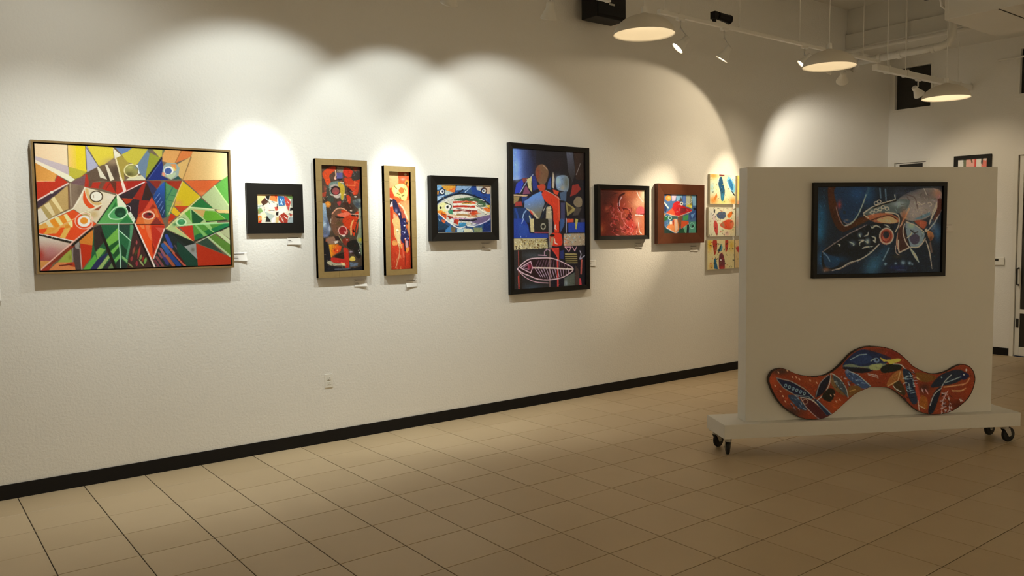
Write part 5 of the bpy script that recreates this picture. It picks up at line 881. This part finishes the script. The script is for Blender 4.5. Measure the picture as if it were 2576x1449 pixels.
pts = [(1910+x/6.586, 860+y/6.586) for x, y in E1]+[(2180+x/6.586, 860+y/6.586) for x, y in E2]+[(1910+x/6.586, 860+y/6.586) for x, y in E3]
BO = np.array(on_panel(0.3, 0.045, ZT))
bA = Art(BO, RZ, 1.92, 0.62, -0.0, 0.0042, '80725a', '7c2c10')
g = bA.G(np.array(pts).ravel()); outline = smooth_pts(np.stack([g[:, 0]/bA.gw*bA.W, (1-g[:, 1]/bA.gh)*bA.H], -1), True, 3)
zmin = outline[:, 1].min(); outline[:, 1] -= zmin
bm_ = thing('boomerang_artwork', 'boomerang shaped painted board with orange and blue fish leaning on the movable wall', 'artwork', tuple(BO+np.array([0, 0, 0.001])), (0, 0, RZ))
bm = bmesh.new(); a_ = [bm.verts.new((x, 0.002, z)) for x, z in outline]; b_ = [bm.verts.new((x, 0.026, z)) for x, z in outline]
bm.faces.new(a_); bm.faces.new(b_[::-1]); N = len(a_)
for i in range(N): bm.faces.new((a_[i], b_[i], b_[(i+1) % N], a_[(i+1) % N]))
bo = obj('board', bm, mat('board_edge', (0.03, 0.015, 0.01), 0.5), bm_)
worked(art_boom, 2600, 13, 2.2, .26, sat=.86, gamma=1.12, gain=.86)(bA)
def inside(X, Z):
    m = np.zeros(X.shape, bool); c0 = outline.mean(0)
    P = c0+(outline-c0)*0.993
    for (ax, az), (bx_, bz) in zip(P, np.roll(P, -1, 0)):
        if az == bz: continue
        k = (az > Z-zmin) != (bz > Z-zmin); m ^= k & (X < (bx_-ax)*(Z-zmin-az)/(bz-az)+ax)
    return m
q = bA.mesh('painted_surface', bo, mask=inside); q.location = (0, 0.0005, -zmin)

# picture, thermostat and notice on the end wall
framed('painting', 'black framed picture on the end wall, mostly hidden behind the movable wall', (XB, -0.983, 2.12), -math.pi/2, 0.495, 0.664, 0.055, 0.03, M_BFRAME,
       (0.05, 0.05, art_far, 0.006, 'a8986c', 'b08858'), ycv=0.018, group='paintings on other walls')
th = thing('thermostat', 'small white thermostat on the end wall beside the glass door', 'thermostat', (XB, -1.535, 1.245), (0, 0, -math.pi/2))
obj('housing', box(0, 0.145, -0.028, 0, 0, 0.11, bev=0.012), M_PLASTIC, th)
obj('screen', box(0.025, 0.075, -0.0295, -0.027, 0.055, 0.09), M_DARK, th)
nt = thing('wall_notice', 'small square white notice above the thermostat on the end wall', 'notice', (XB, -1.545, 1.90), (0, 0, -math.pi/2))
obj('card', box(0, 0.075, -0.003, 0, 0, 0.075), M_PAPER, nt)

# ------------------------------------------------------------------ black wall speaker
sp = thing('wall_speaker', 'black box loudspeaker mounted high on the long wall', 'speaker', (5.76, 0, 3.93))
obj('cabinet', box(0, 0.42, -0.36, -0.14, 0, 0.56, bev=0.008), M_BLACK, sp)
obj('grille', box(0.02, 0.40, -0.368, -0.36, 0.03, 0.54, bev=0.004), mat('grille', (0.008, 0.008, 0.008), 0.8, bump=(300, 0.6, 0.002)), sp)
obj('bracket', box(0.16, 0.26, -0.14, 0, 0.2, 0.34, bev=0.004), M_BLACK, sp)
obj('badge', box(0.17, 0.25, -0.3705, -0.368, 0.13, 0.15), M_STEEL, sp)

# ------------------------------------------------------------------ track lighting
TY, TZ = -1.2, 3.77
def track(label_, x0, x1, wires):
    o = thing('light_track', label_, 'light track', (x0, TY, TZ))
    obj('rail', box(0, x1-x0, -0.018, 0.018, 0, 0.034, bev=0.003), M_WMETAL, o)
    for e in (0, x1-x0): obj('end_cap', box(e-0.02, e+0.02, -0.021, 0.021, -0.003, 0.037, bev=0.003), M_WMETAL, o)
    for x in wires:
        bm = bmesh.new(); tube(bm, (x-x0, 0, 0.034), (x-x0, 0, ZC-TZ), 0.0045, seg=8); bx(bm, x-x0-0.03, x-x0+0.03, -0.012, 0.012, 0.034, 0.045); obj('suspension_wire', bm, M_WMETAL, o)
    return o
track('white ceiling track hanging over the right half of the long wall', 5.77, 9.62, (5.83, 6.05, 6.95, 8.0, 9.3))
track('white ceiling track hanging over the left half of the long wall', 0.0, 5.1, (0.4, 2.4, 4.7))
cd = thing('conduit', 'thick white conduit running from the track to the end wall', 'conduit', (9.62, -1.17, 3.72))
bm = bmesh.new(); bx(bm, 0, XB-9.62, -0.034, 0.034, -0.03, 0.04, bev=0.006); obj('channel', bm, M_WMETAL, cd)
for x in (0.3, 0.75, 2.2):
    bm = bmesh.new(); tube(bm, (x, 0, 0.04), (x, 0, (ZC if x < 1.3 else 4.32)-3.72), 0.006, seg=8); bx(bm, x-0.02, x+0.02, -0.04, 0.04, -0.036, 0.05); obj('hanger', bm, M_WMETAL, cd)
def spot(label_, P, aim, beams, col, track_z=TZ, track_y=TY, lens=8.0):
    """track head; beams = (cone, power, blend, aim height) of the wide spill, the flood and the hot centre of its lamp"""
    P = Vector(P); o = thing('track_spotlight', label_, 'spotlight', tuple(P), group='white track spotlights')
    d = (Vector(aim)-P).normalized(); Q = d.to_track_quat('Z', 'Y').to_matrix().to_4x4()
    up = Vector((0, track_y-P.y, track_z-P.z))
    obj('adapter', box(-0.05, 0.05, up.y-0.017, up.y+0.017, up.z-0.024, up.z, bev=0.003), M_WMETAL, o)
    bm = bmesh.new(); path_tube(bm, [(0, up.y, up.z-0.02), (0, up.y, up.z-0.09), tuple(-d*0.105), tuple(-d*0.07)], 0.009, 10); obj('arm', bm, M_WMETAL, o, smooth=True)
    bm = bmesh.new(); lathe(bm, [(0, -0.085), (0.026, -0.085), (0.03, -0.078), (0.03, -0.04), (0.036, -0.025), (0.052, 0.012), (0.058, 0.026), (0.058, 0.034), (0.054, 0.034), (0.05, 0.022)], 28, Q @ Matrix.Scale(1.18, 4)); obj('lamp_housing', bm, M_WMETAL, o, smooth=True)
    bm = bmesh.new(); lathe(bm, [(0.0515, 0.024), (0.04, 0.028), (0.02, 0.031), (0, 0.032)], 28, Q @ Matrix.Scale(1.18, 4))
    obj('lens', bm, mat('lens_glow', (1, 0.96, 0.88), 0.3, emit=lens, ecol=col), o, smooth=True)
    for ang, pw, bl, az in beams:
        dd = (Vector((aim[0], aim[1], az))-P).normalized()
        ld = bpy.data.lights.new('lamp', 'SPOT'); ld.energy = pw*U; ld.color = col; ld.spot_size = math.radians(ang); ld.spot_blend = bl; ld.shadow_soft_size = 0.03
        lo = bpy.data.objects.new('spot_beam', ld); COL.objects.link(lo); lo.parent = o
        lo.matrix_local = Matrix.Translation(d*0.05) @ (-dd).to_track_quat('Z', 'Y').to_matrix().to_4x4()
    return o
U = SPOT_W; OPP = 3.35; AMB = (1.0, 0.83, 0.57)
spot('white track spotlight off the left end of the row, over the gold framed painting', (1.0, -1.35, 3.62), (0.95, 0, 1.6), ((140, 0.33, 0.6, 1.7), (86, 1.5, 1.0, 0.7)), LEFT)
spot('white track spotlight over the gap right of the gold framed painting', (2.35, TY, 3.55), (2.38, 0, 1.9), ((100, 0.66, 0.45, 2.15), (80, 0.8, 1.0, 1.0), (29, 2.4, 1.0, 2.2)), COOL)
spot('white track spotlight cut by the top edge, over the narrow orange painting', (3.46, TY, 3.53), (3.66, 0, 1.9), ((88, 0.6, 0.4, 2.3), (76, 0.6, 1.0, 1.0), (26, 1.9, 1.0, 2.1)), COOL)
spot('white cylinder track spotlight pointing down left of the speaker', (4.43, TY, 3.565), (4.80, 0, 0.6), ((100, 0.6, 0.4, 2.15), (80, 0.75, 1.0, 0.9)), LEFT)
spot('track spotlight glaring towards the room beside the nearest pendant lamp', (6.05, TY, 3.52), (4.85, -0.3, 2.0), ((60, 0.25, 1.0, 1.4),), WARM, lens=14)
spot('track spotlight aimed down between the two nearest pendant lamps', (6.70, TY, 3.50), (6.15, -0.3, 1.9), ((80, 0.18, 1.0, 1.2),), WARM)
spot('track spotlight just left of the middle pendant lamp', (8.09, TY, 3.60), (6.9, 0, 1.9), ((100, 0.60, 0.15, 1.9), (76, 0.7, 1.0, 1.0), (27, 4.0, 1.0, 1.9)), WARM)
spot('track spotlight hidden behind the middle pendant lamp', (8.55, TY, 3.58), (8.25, 0, 2.0), ((84, 0.2, 0.8, 2.0), (70, 0.4, 1.0, 1.2), (28, 2.0, 1.0, 2.3)), WARM)
spot('track spotlight peeping out under the middle pendant lamp', (8.86, TY, 3.50), (10.5, 0, 2.0), ((92, 1.35, 0.55, 1.9),), NEUT)
spot('track spotlight on the conduit aimed at the end wall', (10.7, -1.17, 3.52), (12.2, -1.45, 2.2), ((80, 0.5, 0.9, 2.0),), WARM, track_z=3.69, track_y=-1.17)
# unseen row added behind the viewer, for ambient bounce off the opposite wall
ot = thing('light_track', 'unseen white ceiling track behind the viewer, added to carry the fill spotlights', 'light track', (-2.5, -8.1, TZ))
obj('rail', box(0, 13.5, -0.018, 0.018, 0, 0.034, bev=0.003), M_WMETAL, ot)
for x in (0.5, 4.5, 8.5, 12.5):
    bm = bmesh.new(); tube(bm, (x, 0, 0.034), (x, 0, ZC-TZ), 0.0045, seg=8); obj('suspension_wire', bm, M_WMETAL, ot)
for x in (-1.6, 1.4, 4.4, 7.4, 10.2):
    spot('unseen white track spotlight behind the viewer, added for bounced fill light', (x, -8.1, 3.55), (x, Y1, 2.0), ((92, OPP, 0.5, 2.0),), AMB, track_y=-8.1)
# unlit black fixture lying on the track
bk_ = thing('black_track_projector', 'unlit black projector spotlight sitting on top of the track', 'spotlight', (6.52, TY, TZ+0.037))
obj('driver_box', box(0, 0.055, -0.03, 0.03, 0.03, 0.10, bev=0.004), M_BLACK, bk_)
bm = bmesh.new(); tube(bm, (0.05, 0, 0.075), (0.09, 0, 0.072), 0.012, seg=12); tube(bm, (0.085, 0, 0.07), (0.25, 0, 0.058), 0.036, 0.042, seg=24); tube(bm, (0.25, 0, 0.058), (0.265, 0, 0.057), 0.045, seg=24); obj('barrel', bm, M_BLACK, bk_)
obj('clamp', box(0.01, 0.045, -0.012, 0.012, 0, 0.03), M_BLACK, bk_)

# ------------------------------------------------------------------ pendant lamps
SHADE = mat('shade_enamel', (0.66, 0.62, 0.54), 0.45, spec=0.4)
BULB = mat('bulb', (1.0, 0.8, 0.5), 0.4, emit=14.0)
def pendant(label_, P, power, col=WARM, tilt=0.0):
    o = thing('pendant_lamp', label_, 'pendant lamp', P, (0, tilt, 0), 'white dome pendant lamps')
    R = 0.226
    prof = [(R, 0), (R*0.985, 0.018), (R*0.93, 0.045), (R*0.82, 0.076), (R*0.66, 0.104), (R*0.46, 0.125), (R*0.25, 0.137), (0.045, 0.142)]
    inner = [(r-0.004, z-0.004 if i else z) for i, (r, z) in enumerate(prof)]
    bm = bmesh.new(); lathe(bm, prof+[(0.03, 0.150), (0.0, 0.150)], 48); bmesh.ops.remove_doubles(bm, verts=bm.verts[:], dist=1e-6)
    lathe(bm, [(R, 0)]+inner+[(0, 0.138)], 48); obj('shade', bm, SHADE, o, smooth=True)
    bm = bmesh.new(); tube(bm, (0, 0, 0.148), (0, 0, 0.20), 0.026, 0.02, seg=20); obj('socket_cap', bm, M_WMETAL, o)
    bm = bmesh.new(); tube(bm, (0, 0, 0.2), (0, 0, ZC-P[2]-0.02), 0.003, seg=8); obj('cord', bm, M_WMETAL, o)
    bm = bmesh.new(); lathe(bm, [(0, ZC-P[2]-0.03), (0.05, ZC-P[2]-0.03), (0.06, ZC-P[2]-0.01), (0.06, ZC-P[2]-0.001), (0, ZC-P[2]-0.001)], 24); obj('ceiling_canopy', bm, M_WMETAL, o)
    bm = bmesh.new(); lathe(bm, [(0, 0.062), (0.018, 0.066), (0.028, 0.08), (0.03, 0.095), (0.024, 0.115), (0.014, 0.14)], 20); obj('bulb', bm, BULB, o, smooth=True)
    ld = bpy.data.lights.new('glow', 'POINT'); ld.energy = power; ld.color = col; ld.shadow_soft_size = 0.03
    lo = bpy.data.objects.new('pendant_glow', ld); COL.objects.link(lo); lo.parent = o; lo.location = (0, 0, 0.045)
    return o
pendant('nearest white dome pendant lamp beside the black speaker', (4.47, -2.22, 3.205), 1.35*PEND_W)
pendant('middle white dome pendant lamp hiding part of the track', (6.59, -2.41, 3.18), 1.35*PEND_W)
pendant('farthest and lowest white dome pendant lamp before the transom window', (8.57, -2.50, 3.075), 2.3*PEND_W)

# ------------------------------------------------------------------ pipes and fittings under the ceiling
pa = thing('sprinkler_pipe', 'thin white sprinkler pipe along the soffit beam', 'pipe', (10.9, 0, 4.26))
bm = bmesh.new(); tube(bm, (0, 0, 0), (0, -5.0, 0), 0.028, seg=16); obj('pipe_run', bm, M_WMETAL, pa, smooth=False)
for y in (-0.9, -2.2):
    bm = bmesh.new(); tube(bm, (0, y-0.03, 0), (0, y+0.03, 0), 0.038, seg=16); tube(bm, (0, y, 0.03), (0, y, ZC-4.26), 0.012, seg=8); obj('hanger_ring', bm, M_WMETAL, pa)
pb = thing('duct_pipe', 'fat white pipe with elbow under the soffit beam', 'pipe', (10.6, -0.42, 4.03))
bm = bmesh.new(); path_tube(bm, [(0, 0, 0), (0, -1.05, 0.005), (0, -1.16, 0.03), (0.02, -1.2, 0.10), (0.05, -1.2, 0.4), (0.05, -1.2, ZC-4.03)], 0.048, 16); obj('pipe_run', bm, M_WMETAL, pb, smooth=True)
for y in (-0.28, -0.55, -0.98):
    bm = bmesh.new(); tube(bm, (0, y-0.02, 0), (0, y+0.02, 0), 0.056, seg=20); obj('coupling', bm, M_WMETAL, pb)
bm = bmesh.new(); tube(bm, (0, 0.0, 0), (0.6, 0.42, 0.02), 0.03, seg=12); obj('branch', bm, M_WMETAL, pb)
pc = thing('wall_conduit', 'thin horizontal conduit across the right transom window', 'conduit', (XB-0.06, -1.55, 4.035))
bm = bmesh.new(); tube(bm, (0, 0, 0), (0, -1.4, 0), 0.014, seg=10); tube(bm, (0, 0, 0), (0.06, 0, 0), 0.014, seg=10); obj('pipe_run', bm, M_WMETAL, pc)
hs = thing('hanging_cable', 'white cable loop hanging beside the ceiling bulkhead', 'cable', (8.9, -2.36, 4.2))
bm = bmesh.new(); path_tube(bm, [(-0.12, 0.05, 0.5), (-0.14, 0.05, 0.1), (-0.08, 0.04, -0.13), (0.08, 0.03, -0.17), (0.2, 0.03, -0.1), (0.24, 0.02, 0.05)], 0.014, 10); obj('cable', bm, M_WMETAL, hs, smooth=True)
jb = thing('black_sensor', 'black ceiling fixture beside the bulkhead at the top edge', 'fixture', (8.55, -2.3, 4.1))
bm = bmesh.new(); tube(bm, (0, 0, 0.0), (0.02, 0.02, 0.22), 0.035, 0.045, seg=16); tube(bm, (0.02, 0.02, 0.2), (0.02, 0.02, ZC-4.1), 0.012, seg=8); obj('body', bm, M_BLACK, jb)
